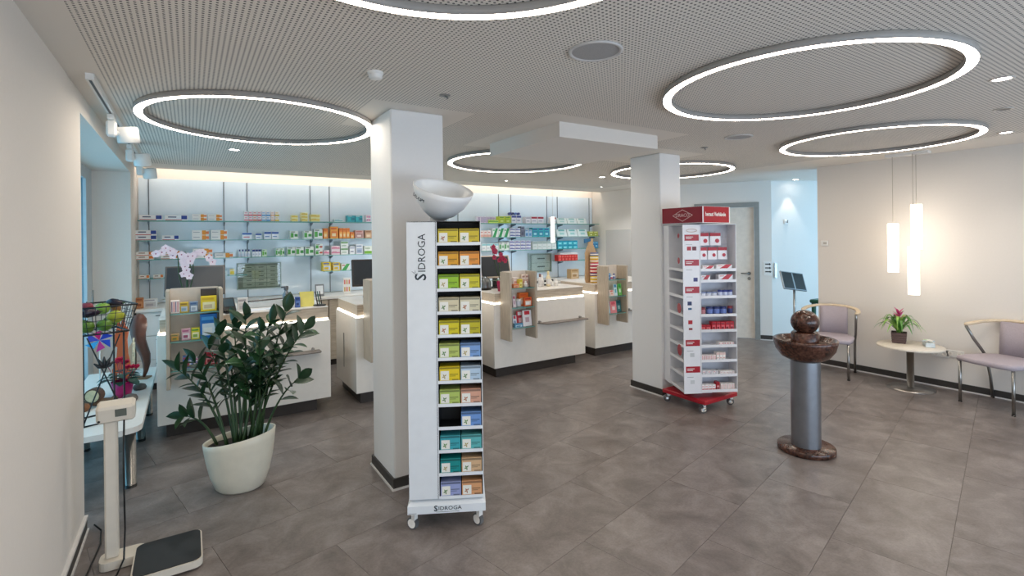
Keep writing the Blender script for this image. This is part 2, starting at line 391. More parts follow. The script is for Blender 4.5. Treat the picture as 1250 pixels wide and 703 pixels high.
# ---- baseboards
def baseb(name, x0, x1, y0, y1, M=None, top=False):
    o = struct(MB().box(x0, x1, y0, y1, .012, .075, M=M).build(name, BASEM))
    dx = .008
    MB().box(x0-dx, x1+dx, y0-dx, y1+dx, 0, .012, M=M).build('sealing_strip', SEAL, o)
    if top: MB().box(x0-.004, x1+.004, y0, y1+.004, .075, .09, M=M).build('cap_strip', SEAL, o)
baseb('baseboard_right', 6.787, 6.799, -1.9, 3.29)
baseb('baseboard_left', -.519, -.507, -1.9, 3.75, top=True)
baseb('baseboard_door_wall', dr_+.002, DWL, -.012, 0, DWM); baseb('baseboard_door_wall_rear', -.06, dl-.002, -.012, 0, DWM)
# ---- the door
dm = DWM
d = MB().box(dl+.075, dr_-.075, .03, .07, .008, 2.11, M=dm).build('door_1', col('e2d9cd', .4)); struct(d, 'cream door in a grey steel frame')
fr = MB()
for a in ((dl, dl+.07, -.02, .10, 0, 2.185), (dr_-.07, dr_, -.02, .10, 0, 2.185), (dl+.07, dr_-.07, -.02, .10, 2.115, 2.185)): fr.box(*a, M=dm)
fr.build('door_frame', col('8f908c', .45), d)
hx = dr_-.15
MB().tube([dm @ Vector(p) for p in ((hx, .03, 1.05), (hx, -.025, 1.05), (hx-.12, -.025, 1.05))], .010, 8).build('door_handle', BRUSH, d)
MB().cyl(.025, 0, .008, 14, M=dm @ T(hx, .03, 1.05) @ RX(PI/2)).cyl(.025, 0, .008, 14, M=dm @ T(hx, .03, .965) @ RX(PI/2)).build('lock_rose', BRUSH, d)
# wayfinding sign on the door wall
q = wl(937, 327)
sg = tag(MB().box(q.x-.055, q.x+.055, -.006, 0, q.z-.12, q.z+.10, M=dm).build('wayfinding_sign', WHITE), 'small white wall sign with black arrow, right of the door', 'sign')
for k, (dz, wd) in enumerate(((.06, .06), (.0, .07), (-.06, .08))):
    mb = MB().box(q.x-.035, q.x+.005+wd*.3, -.008, -.006, q.z+dz-.008, q.z+dz+.008, M=dm)
    e = q.x+.005+wd*.3
    mb.add([(e, -.008, q.z+dz-.02), (e+.025, -.008, q.z+dz), (e, -.008, q.z+dz+.02)], [(0, 1, 2)], M=dm)
    mb.build('arrow', BLACK, sg)
# frosted partition on rear right wall
fp = tag(MB().box(6.655, 6.675, 6.05, 7.05, .0, 1.79).build('frosted_panel', FROST), 'tall frosted glass panel on the rear right wall', 'glass panel')

# ================================================================== BACK WALL: rails, panels, glass shelves
YB, YS = 7.45, 7.20
starts = [-.405, .645, 1.69, 2.73, 3.73, 4.77, 5.80]; RW = .785
rails = []
for s_ in starts: rails += [s_, s_+RW]
ed = [-.51]+rails+[6.67]
PANEL = col('d9e8f4', .12, spec=.6, var=.01, coat=.4)
bw = bpy.data.objects['wall_back']
for a, b in zip(ed[:-1], ed[1:]):
    MB().box(a+.006, b-.006, YB-.012, YB, .92, 2.425).build('back_panel', PANEL, bw)
RAILM = col('7b8690', .35, .6)
ORD14 = ['first', 'second', 'third', 'fourth', 'fifth', 'sixth', 'seventh', 'eighth', 'ninth', 'tenth', 'eleventh', 'twelfth', 'thirteenth', 'fourteenth']
for i, r in enumerate(rails):
    tag(MB().box(r-.004, r+.004, YB-.02, YB-.001, .92, 2.42).build('shelf_rail', RAILM), f'slim grey vertical rail on the pale rear wall, {ORD14[i]} from the left', 'rail', 'shelf rails on the rear wall')
SZ = [1.91, 1.675, 1.45, 1.228]
def wshelf(x0, x1, z, label):
    o = thing('glass_shelf', label, 'shelf', ((x0+x1)/2, YS, z)); w = (x1-x0)/2
    MB().box(-w, w, 0, .225, -.008, 0, side=1).build('shelf_board', [GLASS, GEDGE], o)
    for r in rails:
        if x0 < r < x1: MB().prism([(0, 0), (.15, 0), (.15, -.02), (0, -.05)], -.004, .004, M=T(r-(x0+x1)/2, .23, -.008) @ RZ(-PI/2) @ RX(PI/2)).build('bracket', RAILM, o)
rn = ['top', 'second', 'third', 'lowest']
for k, z in enumerate(SZ[:3]):
    wshelf(-.50, .515, z, f'{rn[k]} glass shelf at the far left of the rear wall')
    wshelf(.525, 1.60, z, f'{rn[k]} glass shelf above the drawer hatch on the rear wall')
    wshelf(1.61, 2.70, z, f'{rn[k]} glass shelf left of the near column')
    wshelf(2.71, 3.59, z, f'{rn[k]} glass shelf hidden behind column and tea rack')
    wshelf(3.60, 4.63, z, f'{rn[k]} glass shelf right of the tea rack')
    wshelf(4.64, 5.66, z, f'{rn[k]} glass shelf beside the hanging light tube')
    wshelf(5.67, 6.63, z, f'{rn[k]} glass shelf at the right end of the rear wall')
wshelf(-.50, .0, SZ[3], 'lowest short glass shelf at far left of the rear wall'); wshelf(.40, .62, SZ[3], 'lowest short glass shelf left of the drawer hatch')
wshelf(1.56, 1.98, SZ[3], 'lowest short glass shelf with yellow boxes, left of the near column'); wshelf(5.67, 6.63, SZ[3], 'lowest glass shelf with red boxes at right end')
# drawer hatches (look-through openings with the drawers of the back office)
def hatch(p0, p1, label, rows, cols, dc='c6c8ba'):
    x0, z1 = p0.x, p0.z; x1, z0 = p1.x, p1.z
    o = thing('drawer_hatch', label, 'hatch', ((x0+x1)/2, YB-.014, z0)); w = (x1-x0)/2; h = z1-z0
    MB().box(-w, w, -.012, 0, 0, h).build('back_board', col('9a9e94', .6), o)
    dw, dh = (2*w-.08)/cols, (h-.04)/rows
    for i in range(cols):
        for j in range(rows):
            d_ = MB().box(-w+.06+dw*i, -w+.06+dw*(i+1)-.006, -.022, -.012, .02+dh*j, .02+dh*(j+1)-.006).build('drawer_front', col(dc, .5), o)
            MB().box(-w+.06+dw*(i+.3), -w+.06+dw*(i+.7), -.027, -.022, .02+dh*(j+.45), .02+dh*(j+.6)).build('grip', col('5d6158', .5), d_)
    f = MB()
    for a in ((-w-.012, w+.012, -.034, 0, -.012, 0), (-w-.012, w+.012, -.034, 0, h, h+.012), (-w-.012, -w, -.034, 0, 0, h), (w, w+.012, -.034, 0, 0, h)): f.box(*a)
    f.build('frame', col('a9bcbc', .5), o)
    MB().box(-w, w, -.0285, -.0275, 0, h).build('pane', glassy('hatch_glass', (.86, .90, .88), .06), o)
    return o
hatch(PY(290, 322.5, YB-.02), PY(342, 350, YB-.02), 'rectangular glass hatch with pale drawers behind, above the left counter', 5, 3)
hatch(PY(645, 310, YB-.02), PY(672, 331, YB-.02), 'small glass hatch between shelves, above the middle right counter', 2, 1, 'd6d8d4')
# base cabinets along the back wall
names = ['far left', 'left', 'left centre', 'centre', 'right centre', 'right', 'far right']
for k in range(7):
    x0 = -.50+k*1.02; x1 = x0+1.015
    o = thing('base_cabinet', f'low pale wood cabinet under the rear shelf wall, {names[k]} of the row', 'cabinet', ((x0+x1)/2, 6.86, 0), group='cabinets under the rear shelf wall')
    MB().box(-.5, .5, .06, .57, 0, .08).build('plinth', PLINTH, o)
    MB().box(-.507, .507, .02, .57, .08, .88).build('body', WHITE if k == 0 else WOODH, o)
    for j in range(3):
        for i in range(2):
            d_ = MB().cbox(-.503+.504*i, -.001+.504*i, 0, .02, .085+.265*j, .345+.265*j, .003).build('drawer', WHITE if k == 0 else WOODH, o)
            MB().box(-.33+.504*i, -.17+.504*i, -.012, 0, .30+.265*j, .31+.265*j).build('handle', STEEL, d_)
wt = tag(MB().cbox(-.51, 6.66, 6.83, 7.435, .88, .915, .004).build('rear_worktop', TOPW), 'long white worktop on the cabinets along the rear wall', 'worktop')

# ================================================================== products: small printed boxes, tubes and bottles
ORD = ['leftmost', 'second from left', 'third from left', 'fourth from left', 'fifth from left', 'sixth from left', 'seventh from left', 'eighth from left', 'ninth from left']
def prod_mesh(w, h, d, st):
    kind, c1, c2 = st[0], st[1], st[2]; c3 = st[3] if len(st) > 3 else c2
    mb = MB(); e = .0008; W2 = w/2
    def lab(x0, x1, z0, z1, mi):
        q = -e*(.7+.45*mi); mb.quad((x0*w-W2, q, z0*h), (x1*w-W2, q, z0*h), (x1*w-W2, q, z1*h), (x0*w-W2, q, z1*h), mi)
    if kind == 'bottle':
        r = min(w, d)/2*.95
        mb.lathe([(1e-4, 0), (r, 0), (r, h*.62), (r*.5, h*.74), (r*.45, h*.76)], 12, 0, T(0, r, 0)); mb.lathe([(r*.55, h*.76), (r*.55, h), (1e-4, h)], 12, 1, T(0, r, 0))
        mb.lathe([(r*1.01, h*.15), (r*1.01, h*.5)], 12, 2, T(0, r, 0))
    elif kind == 'pack':      # soft pack leaning back
        mb.add([(-W2, 0, 0), (W2, 0, 0), (W2, d*.45, h), (-W2, d*.45, h), (-W2*.95, d, 0), (W2*.95, d, 0), (W2, d*.55, h), (-W2, d*.55, h)],
               [(0, 1, 2, 3), (5, 4, 7, 6), (1, 5, 6, 2), (4, 0, 3, 7), (3, 2, 6, 7), (4, 5, 1, 0)], 0)
        for z0, z1, mi in ((.72, .95, 1), (.25, .55, 2)):
            x = .3 if mi == 1 else .22
            mb.add([(-w*x, d*.45*z0-e*2, h*z0), (w*x, d*.45*z0-e*2, h*z0), (w*x, d*.45*z1-e*2, h*z1), (-w*x, d*.45*z1-e*2, h*z1)], [(0, 1, 2, 3)], mi)
    elif kind == 'tin': 
        r = min(w, d)/2; mb.lathe([(1e-4, 0), (r, 0), (r, h), (1e-4, h)], 14, 0, T(0, r, 0)); mb.lathe([(r*1.01, h*.25), (r*1.01, h*.75)], 14, 1, T(0, r, 0))
    else:
        mb.cbox(-W2, W2, 0, d, 0, h, min(.0015, h*.1, w*.1), 0)
        if kind == 'right': lab(.58, .80, .05, .95, 1); lab(.80, .98, .2, .75, 2); lab(.08, .45, .52, .62, 3)
        elif kind == 'paste': lab(.72, .98, .25, .95, 1); lab(.02, .75, .05, .18, 2); lab(.14, .50, .55, .75, 3)
        elif kind == 'band': lab(.02, .98, .35, .62, 1); lab(.1, .6, .72, .82, 2)
        elif kind == 'bottom': lab(.02, .98, .04, .38, 1); lab(.15, .75, .62, .78, 2)
        elif kind == 'top': lab(.02, .98, .70, .96, 1); lab(.15, .75, .3, .42, 2)
        elif kind == 'leafy': lab(.06, .42, .2, .75, 1); lab(.55, .95, .3, .62, 2); lab(.1, .6, .84, .92, 3)
        elif kind == 'slant': mb.quad((-W2, -e, 0), (W2*.1, -e, 0), (W2, -e, h), (W2*.2, -e, h), 1); lab(.08, .4, .7, .85, 2)
        elif kind == 'dots':
            for i in range(3):
                for j in range(2): lab(.1+.3*i, .28+.3*i, .15+.45*j, .42+.45*j, 1 if (i+j) % 2 else 2)
        elif kind == 'photo': lab(.12, .88, .12, .62, 1); lab(.2, .7, .2, .45, 3); lab(.08, .8, .76, .9, 2)
        elif kind == 'stripe':
            for i in range(4): lab(.1+.22*i, .2+.22*i, .1, .9, 1 if i % 2 else 2)
    me = mb.mesh('product')
    for c in (c1, c2, c3, (st[4] if len(st) > 4 else (c3 if kind == 'photo' else '555560'))): me.materials.append(col(c, .4, var=.03))
    return me
def put(name, label, cat, st, w, h, d, loc, rz=0, group=None, me=None):
    o = inst(name, me or prod_mesh(w, h, d, st), None, loc, rz); return tag(o, label, cat, group)
def prow(x0p, x1p, k, n, stack, hpx, st, desc, where, name='medicine_box', cat='box', d=.11, Y=YS+.02, ref=None, gap=.94, z=None):
    """n products between two pixels on a shelf"""
    z = SZ[k] if z is None else z; yr = ref or 280
    a, b = PY(x0p, yr, Y).x, PY(x1p, yr, Y).x
    depth = DEP((.5*(a+b), Y, z)); h = hpx*depth/F_/stack; w = (b-a)/n
    me = prod_mesh(w*gap, h*.985, d, st)
    for i in range(n):
        for j in range(stack):
            pos = []
            if stack > 1: pos.append({0: 'bottom', stack-1: 'top'}.get(j, 'middle'))
            if n > 1: pos.append(ORD[i] if i < n-1 or n > 9 else 'rightmost')
            lb = f'{desc} {where}'+(', '+' '.join(pos) if pos else '')
            put(name, lb, cat, st, w*gap, h, d, (a+w*(i+.5), Y, z+h*j+.0004), me=me, group=f'{desc} {where}')
TP = ('paste', 'f4f3f4', '1f3a8e', 'c8474a', '4a5578'); TPO = ('paste', 'f4f0ea', 'e07a28', 'd0572e', '8a5a4a')
OB = ('right', 'f5efe9', 'f29a2e', 'ef8648', '9a9aa5')
S1, S2, S3 = 'on the top shelf', 'on the second shelf', 'on the third shelf'
L = 'far left'
prow(169, 199, 0, 1, 1, 6.5, TP, 'blue-ended toothpaste carton at far left', S1); prow(200.5, 230, 0, 1, 1, 6.5, TP, 'blue-ended toothpaste carton nearest the orange boxes', S1)
prow(234, 272, 0, 2, 2, 8, OB, 'flat orange and white box', S1)
for i, (c, dn) in enumerate((('e9a0a8', 'pink'), ('e8808c', 'rose'), ('e08a70', 'salmon'), ('d9707c', 'red-pink'), ('7fb4dc', 'sky blue'), ('5aa0d4', 'blue'), ('efc0a0', 'peach'), ('e6c84e', 'yellow'))):
    prow(298+i*5.4, 303.4+i*5.4, 0, 1, 2, 12, ('bottom', 'f3eef0', c, c), f'narrow white and {dn} box in the pastel row', S1, d=.09)
YL = ('band', 'f3e9a8', 'e9c52a', 'd8ae24', '8a7a40')
prow(356, 364, 0, 1, 2, 8, YL, 'small yellow carton left of the yellow stacks', S1); prow(368, 376, 0, 1, 3, 11, YL, 'yellow carton in the tall stack', S1); prow(379, 391, 0, 1, 2, 9, YL, 'wide yellow carton right of the tall stack', S1)
prow(408, 419, 0, 1, 1, 3.2, ('band', 'd8ecf0', '4db4c4', '2a8aa8'), 'flat teal and white carton near the column', S1)
prow(424, 443, 0, 2, 1, 8, ('leafy', '2ea3b0', '38c0c6', '1f7f90', 'd0f0f0'), 'teal carton near the column', S1)
prow(447, 453, 0, 1, 1, 9, ('dots', 'f2eaf0', 'd45a8a', 'b04a9a'), 'white carton with pink dots beside the column', S1)
prow(164, 192, 1, 1, 2, 12.5, TP, 'blue-ended toothpaste carton in the stack', S2); prow(197, 219, 1, 1, 1, 6, TP, 'single blue-ended toothpaste carton', S2)
prow(233.5, 256, 1, 1, 2, 12, OB, 'left stacked orange and white box', S2); prow(256.5, 278, 1, 1, 2, 12, OB, 'right stacked orange and white box', S2)
BW = ('top', 'eef1f8', '2f5fae', '7090c4', '203060')
prow(295, 308, 1, 1, 1, 8.5, ('top', 'eef1f8', '3f74c0', 'd05060', '203060'), 'white box with blue top and red print', S2)
prow(311.5, 319.5, 1, 1, 1, 7.5, BW, 'smallest blue and white box', S2); prow(322, 340.5, 1, 2, 1, 9.5, BW, 'tall blue and white box', S2)
GW = ('leafy', 'eef4ee', '58ae4c', '3f9a48', '3a5a40')
prow(354, 364, 1, 1, 1, 10, GW, 'green and white herb box beside the gap', S2); prow(370.5, 381, 1, 1, 1, 10, GW, 'green and white herb box before the rail', S2); prow(383, 394, 1, 1, 1, 12, GW, 'green and white herb box behind the rail', S2)
ORG = ('photo', 'ee8a34', 'f4b45a', 'd86a20', 'f6d8a8')
prow(394.5, 400.5, 1, 1, 1, 13, ORG, 'narrow orange box', S2); prow(403, 413, 1, 1, 1, 15, ('photo', 'f0a640', 'e87c2c', 'd8601c', 'f8e0b0'), 'amber box', S2)
prow(414, 427, 1, 3, 1, 13, ORG, 'small orange box', S2); prow(427.5, 432.5, 1, 1, 1, 8, ORG, 'short orange box', S2)
prow(433.5, 444, 1, 1, 1, 10, ('photo', 'd8b0a8', 'a87870', 'b05a50', 'e8d0c8'), 'dusty pink box', S2); prow(445.5, 454, 1, 1, 1, 10, ('photo', 'c89a78', 'e0b890', '9a6a48', 'f0d8b8'), 'tan box beside the column', S2)
prow(165, 188, 2, 1, 2, 10, TPO, 'orange-ended toothpaste carton', S3); prow(195, 220, 2, 1, 2, 10, TPO, 'orange-ended toothpaste carton behind the orchid', S3)
prow(234, 260, 2, 1, 2, 12, OB, 'long orange and white box in the stack', S3); prow(261, 285, 2, 1, 1, 6, OB, 'single long orange and white box', S3)
WB = ('bottle', 'f2f3f8', '384a8c', 'dfe4f2', '909ab8')
prow(290.5, 305.5, 2, 4, 1, 9.5, WB, 'small white bottle with dark cap', S3+' above the hatch', 'bottle', 'bottle', d=.035); prow(307.5, 318.5, 2, 3, 1, 9.5, ('top', 'f2f3f8', '253a80', 'c0c8e0', '909ab8'), 'narrow white box with navy top', S3, d=.05)
prow(319.5, 325.5, 2, 1, 1, 9, ('leafy', 'd8ecd0', '6cb83c', '4ea040', '4a7a40'), 'lone lime green box', S3)
prow(336, 347, 2, 2, 1, 10, ('leafy', 'e4f2e4', '4fb04a', '3f9a48', '3a5a40'), 'narrow green herb box', S3); prow(350, 371, 2, 2, 1, 11, GW, 'green and white herb box in the pair', S3)
prow(372, 383, 2, 1, 1, 11, GW, 'green and white herb box before the rail', S3); prow(384.5, 394, 2, 1, 2, 14, ('leafy', 'eef4ee', '58ae4c', 'c0584a', '3a5a40'), 'green and white herb box in the stack', S3)
PK = ('band', 'f2dfe4', 'e07a98', 'c85a80', 'a0607a')
prow(394.5, 402, 2, 1, 1, 6, PK, 'flat pink carton', S3); prow(404, 415, 2, 1, 2, 11, PK, 'pink carton in the stack', S3)
prow(415.5, 425, 2, 1, 2, 16, ('top', 'f1f3ee', '7fae7a', '9ab898', '607a60'), 'pale green and white carton in the stack', S3); prow(426.5, 433, 2, 1, 1, 10, ('top', 'f4f4f6', 'c8ccd8', '8a90a8'), 'plain white carton', S3)
prow(434, 443, 2, 1, 1, 12, ('photo', 'eceef2', 'b8c4d8', '98a8c0'), 'white and pale blue carton', S3); prow(444, 454, 2, 1, 1, 10, ('bottom', 'eff4ea', '84c03c', 'b8c8b0'), 'white carton with lime base beside the column', S3)
prow(168.5, 182, 3, 1, 1, 4.5, TPO, 'short orange-ended carton, left one', 'on the lowest shelf'); prow(186, 199, 3, 1, 1, 4.5, TPO, 'short orange-ended carton, right one', 'on the lowest shelf')
prow(271, 277, 3, 1, 1, 8, ('top', 'd8e6ea', 'b0ccd4', 'c0d8dc'), 'pale clear box left of the hatch', 'on the lowest shelf', d=.06); prow(279.5, 286, 3, 1, 1, 8, ('photo', 'f0efe0', 'e8cf30', 'd8c040'), 'white box with yellow disc left of the hatch', 'on the lowest shelf', d=.06)
YB2 = ('photo', 'f2d22c', 'c8d4ea', '4a6ab0', 'e8c020')
prow(393, 404, 3, 1, 1, 11, YB2, 'yellow and white carton, left one', 'on the lowest shelf'); prow(405.5, 415, 3, 1, 1, 10, YB2, 'yellow and white carton, right one', 'on the lowest shelf'); prow(416, 427, 3, 1, 1, 8, ('slant', 'f0f2ee', '4eae58', 'd05a50'), 'white carton with green swoosh', 'on the lowest shelf')
# right half
R_S1, R_S2, R_S3 = 'on the right top shelf', 'on the right second shelf', 'on the right third shelf'
prow(583, 605, 0, 6, 1, 8, ('stripe', 'ece6f2', '6a4a98', '9a80bc', '503a80'), 'purple striped narrow box', R_S1, d=.07)
prow(596, 609, 0, 1, 1, 4, ('band', 'cfe86a', '58a83c', '3f8a30'), 'flat green carton in front', R_S1, Y=YS-.0+.005, d=.014)
prow(609.5, 624, 0, 2, 1, 8.5, ('photo', 'c8d838', '9ac02c', '5a9a30', 'e0ec80'), 'lime carton', R_S1)
prow(624.5, 636.5, 0, 2, 1, 10, ('top', 'e6e6f0', '40509c', '8890b8'), 'white box with navy top', R_S1)
prow(642, 648, 0, 1, 1, 8, ('top', 'eceaf0', 'b8b8c8', '9a9ab0'), 'plain white box', R_S1); prow(648.5, 664, 0, 2, 1, 8.5, ('top', 'eceaf0', 'b02038', 'a8a8c0'), 'white box with crimson top', R_S1)
prow(673.5, 679, 0, 1, 1, 8, ('top', 'e8e6ea', 'b02038', 'a8a8c0'), 'narrow white and crimson box right of the light tube', R_S1)
prow(680.5, 717, 0, 3, 1, 7, ('pack', 'e6efee', '8cc4c0', 'b8dcd8'), 'soft white and mint pack', R_S1, 'wipes_pack', 'pack', d=.10)
# loose rolls on top of the boxes
for i in range(7):
    p = PY(622+i*3.6, 264, YS+.07); zz = SZ[0]+10*DEP((4.8, 7.2, 1.9))/F_+.004
    if p.x > PY(636.5, 264, YS+.07).x-.02: continue
    tag(MB().cyl(.022, 0, .05, 12, M=RX(-PI/2)).build('bandage_roll', col(('2f3f86', '24306a', '5a78b8')[i % 3], .6), None, (p.x, YS+.05, zz+.0225)), f'dark blue roll lying on navy-topped boxes, {ORD[i]}', 'roll', 'blue rolls on the top shelf')
prow(586, 599.5, 1, 3, 1, 8.5, ('bottom', 'f4e6e2', 'eab0a0', 'd89a90'), 'pale pink carton', R_S2)
prow(601, 622, 1, 3, 1, 11, ('slant', 'eef4f0', '2f9e58', '60b880'), 'white box with green diagonal', R_S2)
prow(622.5, 635.5, 1, 2, 3, 11, ('band', 'e4e6f2', '3a58a8', '7088c0'), 'blue and white box in the block', R_S2)
prow(636, 640.5, 1, 1, 1, 13, ('photo', '8a8ea0', '686c80', '50546a'), 'grey carton', R_S2); prow(641, 649.5, 1, 2, 1, 9, ('photo', 'c8ddf0', '80b0dc', '5a90c8'), 'light blue carton', R_S2)
prow(650, 671, 1, 3, 1, 11, ('photo', '38b4c4', '2a88b0', '3a4a98', 'a0e0e8'), 'teal and blue carton', R_S2)
prow(680, 718, 1, 3, 1, 9, ('pack', 'e4eeec', '7cc0bc', 'a8d8d4'), 'soft white and mint pack', R_S2, 'wipes_pack', 'pack', d=.10)
prow(719, 730, 1, 2, 1, 6, ('photo', 'c4cc60', '90a838', 'e8ecb0'), 'olive green carton at the far end', R_S2)
prow(588, 608.5, 2, 4, 1, 9, ('top', 'eef0f0', '9ad0d8', 'c0c8d0'), 'white carton with pale teal top', R_S3); prow(609, 621.5, 2, 2, 1, 10, ('leafy', 'e8f0ea', '60a868', '90b898'), 'white and green carton', R_S3)
prow(622, 648, 2, 4, 3, 11.5, ('band', 'e4e6f2', '4a5cae', 'a070b0'), 'blue-striped white box in the block', R_S3)
prow(650, 679, 2, 5, 1, 10, ('top', 'dfe6e4', 'a8bcb8', 'c0d0cc'), 'grey-green and white carton', R_S3)
prow(680.5, 705, 2, 4, 2, 10, ('photo', '22a0b8', '50c8d4', '1878a0', 'a0e0e8'), 'bright teal carton', R_S3); prow(722, 730, 2, 2, 1, 8, ('photo', '4a9ac8', '2a78b0', 'a0d0e8'), 'blue carton at the far end', R_S3)
prow(681, 705, 3, 6, 1, 7.5, ('dots', 'd42a28', 'f08070', 'e85048'), 'small red carton', 'in the red row'); prow(683, 705, 3, 1, 1, 2.2, ('band', 'f2ecec', 'd8c8c8', 'c0b0b0'), 'flat white carton on the red row', '', z=SZ[3]+7.7*DEP((6, 7.2, 1.2))/F_)
prow(722, 730, 3, 1, 1, 9, ('photo', 'e8e0dc', 'c89080', 'a0a0a0'), 'small white carton at the far end', 'on the lowest shelf')

# ================================================================== COUNTERS
def counter(x0, x1, yf, label, bag=None, dep=.80):
    o = thing('sales_counter', label, 'counter', ((x0+x1)/2, yf, 0)); w = (x1-x0)/2
    MB().box(-w+.06, w-.12, .07, dep-.02, 0, .12).build('plinth', PLINTH, o)
    MB().cbox(-w, w, 0, dep, .12, .875, .004).build('body', CWHITE, o)
    MB().box(-w+.015, w-.015, .012, dep-.012, .875, .892).build('light_strip', LINE, o)
    MB().cbox(-w+.02, w-.02, .02, dep-.02, .892, .998, .003).build('top_frame', WOODH, o)
    MB().cbox(-w+.015, w-.015, .015, dep-.015, .998, 1.010, .003).build('worktop', TOPW, o)
    MB().box(-w-.006, -w, .45, .47, .30, .66).build('edge_handle', STEEL, o)
    if bag:
        a, b = bag[0]-(x0+x1)/2, bag[1]-(x0+x1)/2
        s = MB().prism([(a, 0), (b, 0), (b, -.10)]+arc(b-.03, -.10, .03, 0, -PI/2, 3)[1:]+arc(a+.08, -.10, .03, -PI/2, -PI*.8, 3), .590, .600).build('bag_shelf', [col('7c736c', .4)], o)
        for kx in (a+.03, b-.06):
            MB().cyl(.014, 0, .03, 10, M=T(kx, 0, .612) @ RX(PI/2)).build('knob', BRUSH, s)
    return o
counter(-.236, 1.155, 5.10, 'white counter with glowing edge behind the big potted plant', (.25, 1.05))
counter(1.385, 2.76, 5.04, 'white counter mostly hidden behind the near column and the tea rack', (2.0, 2.7))
counter(3.00, 4.40, 5.07, 'white counter with bag shelf between the tea rack and the far column', (3.62, 4.36))
counter(4.69, 6.08, 5.20, 'white counter just left of the far column, furthest right', (5.3, 6.0))
def display(x0, x1, y0, y1, label):
    o = thing('shelf_display', label, 'display shelf', (x0, y1, 0)); w = x1-x0; d = y1-y0-.001
    MB().cbox(0, .028, -d, 0, .465, 1.258, .003).build('side_panel', WOODV, o); MB().cbox(w-.028, w, -d, 0, .465, 1.258, .003).build('side_panel', WOODV, o)
    MB().box(.028, w-.028, -.018, 0, .55, 1.262).build('back_panel', col('dcd2c6', .45), o)
    for z in (1.07, .844, .61): MB().box(.028, w-.028, -d+.015, -.018, z-.008, z, side=1).build('glass_shelf', [GLASS, GEDGE], o)
display(-.165, .235, 4.87, 5.10, 'wooden three-tier leaflet shelf on the left counter')
display(1.46, 1.86, 4.81, 5.04, 'wooden shelf half hidden by the near column')
display(3.085, 3.47, 4.85, 5.07, 'wooden three-tier shelf on the counter with the magenta orchid')
display(4.735, 5.12, 4.99, 5.20, 'wooden three-tier shelf beside the far column')
DZ = (1.07, .844, .61)
def dp(x0p, x1p, tier, hpx, st, desc, Y, name='carton', cat='box', d=.05, rz=0):
    z = DZ[tier]; a, b = PY(x0p, 360, Y).x, PY(x1p, 360, Y).x; h = hpx*DEP(((a+b)/2, Y, z))/F_
    put(name, desc, cat, st, b-a, h, d, ((a+b)/2, Y, z+.0005), rz)
T1, T2, T3 = 'top tier of the left counter shelf', 'middle tier of the left counter shelf', 'bottom tier of the left counter shelf'
dp(208, 219, 0, 15.5, ('stripe', 'f3eeee', 'd06a78', '6a5a90'), 'white carton with red zigzag print, '+T1, 4.93)
dp(219.5, 230, 0, 12.5, ('photo', 'd8b830', 'c8d0d8', 'a08020', '8ab0c8'), 'mustard yellow carton, '+T1, 4.93)
dp(231.5, 241.5, 0, 12.5, ('photo', '7e96b4', 'dfe6ee', '4a6a98', 'a8b8c8'), 'grey-blue carton, '+T1, 4.93)
dp(245, 264.5, 0, 18, ('photo', 'f2d420', 'f6f0c0', 'e0b820', 'd8c8a0'), 'bright yellow snack pouch, '+T1, 4.92, 'pouch', 'pouch', .06)
dp(245, 264.5, 0, 26, ('top', '2a2422', '3a3430', 'b8b0a8'), 'black pouch behind the yellow one, '+T1, 4.99, 'pouch', 'pouch', .05)
dp(208, 218, 1, 8, ('photo', 'c8a878', 'e0b040', '7a8a50'), 'low brown pouch, '+T2, 4.94, 'pouch', 'pouch')
dp(221, 232, 1, 13.5, ('photo', 'e2b4c4', 'f0e8ec', 'c06a90', 'a8587a'), 'pink carton, '+T2, 4.93)
dp(233, 243.5, 1, 13.5, ('photo', 'e4dc3c', 'f2f0c8', '58a040', '88b050'), 'yellow-green carton, '+T2, 4.93)
dp(244, 264.5, 1, 29, ('photo', '1f6fc0', 'd8e8f4', '4aa0e0', 'e8f0f4'), 'large blue and white sachet bag, '+T2, 4.92, 'pouch', 'pouch', .06)
dp(208, 216, 2, 7, ('photo', 'b8c890', 'e0e0d0', '98a060'), 'low pale green sachet, '+T3, 4.94, 'pouch', 'pouch'); dp(222, 234, 2, 15, ('photo', '5a7ab8', 'd8dce8', 'c05060'), 'blue and white carton, '+T3, 4.93)
dp(236, 248, 2, 12, ('photo', 'dcd2de', '8a78a8', 'b05878'), 'lilac carton, '+T3, 4.93); dp(249, 264.5, 2, 16, ('photo', 'b82a3a', 'e0a0a0', '801a2a'), 'dark red carton, '+T3, 4.95)
T1, T2, T3 = 'top tier of the orchid counter shelf', 'middle tier of the orchid counter shelf', 'bottom tier of the orchid counter shelf'
Yd = 4.93
dp(627, 633, 0, 12, ('photo', 'f0e8e4', 'e0a098', 'd8d0d0'), 'blush carton, '+T1, 4.99); dp(627, 634, 0, 5, ('photo', 'e89060', 'f0c0a0', 'd87040'), 'low orange carton, '+T1, Yd-.03); dp(634, 638, 0, 10, ('photo', 'ead84a', 'f4f0b0', 'd0b830'), 'yellow sachet box, '+T1, Yd)
dp(641, 645, 0, 7, ('bottle', 'f4f2f0', 'f4f2f0', 'e0dcd8'), 'white jar, '+T1, Yd, 'jar', 'jar'); dp(637.5, 641.5, 0, 15, ('photo', 'e8d8d0', 'c8a898', 'b89080'), 'beige carton, '+T1, 4.985, d=.03); dp(642, 645.5, 0, 15, ('photo', 'e2cfc6', 'c8a090', 'a88070'), 'taupe carton, '+T1, 4.97, d=.03)
dp(626.5, 630, 1, 14, ('pack', 'e4d8dc', 'b03a5a', 'c8a0b0'), 'white and plum leaflet pack, '+T2, Yd, 'leaflet_pack', 'pack'); dp(631, 638, 1, 9, ('tin', 'f0eeee', 'd0d4dc', 'c0c4cc'), 'white round tub, '+T2, 4.94, 'tub', 'tub', .07)
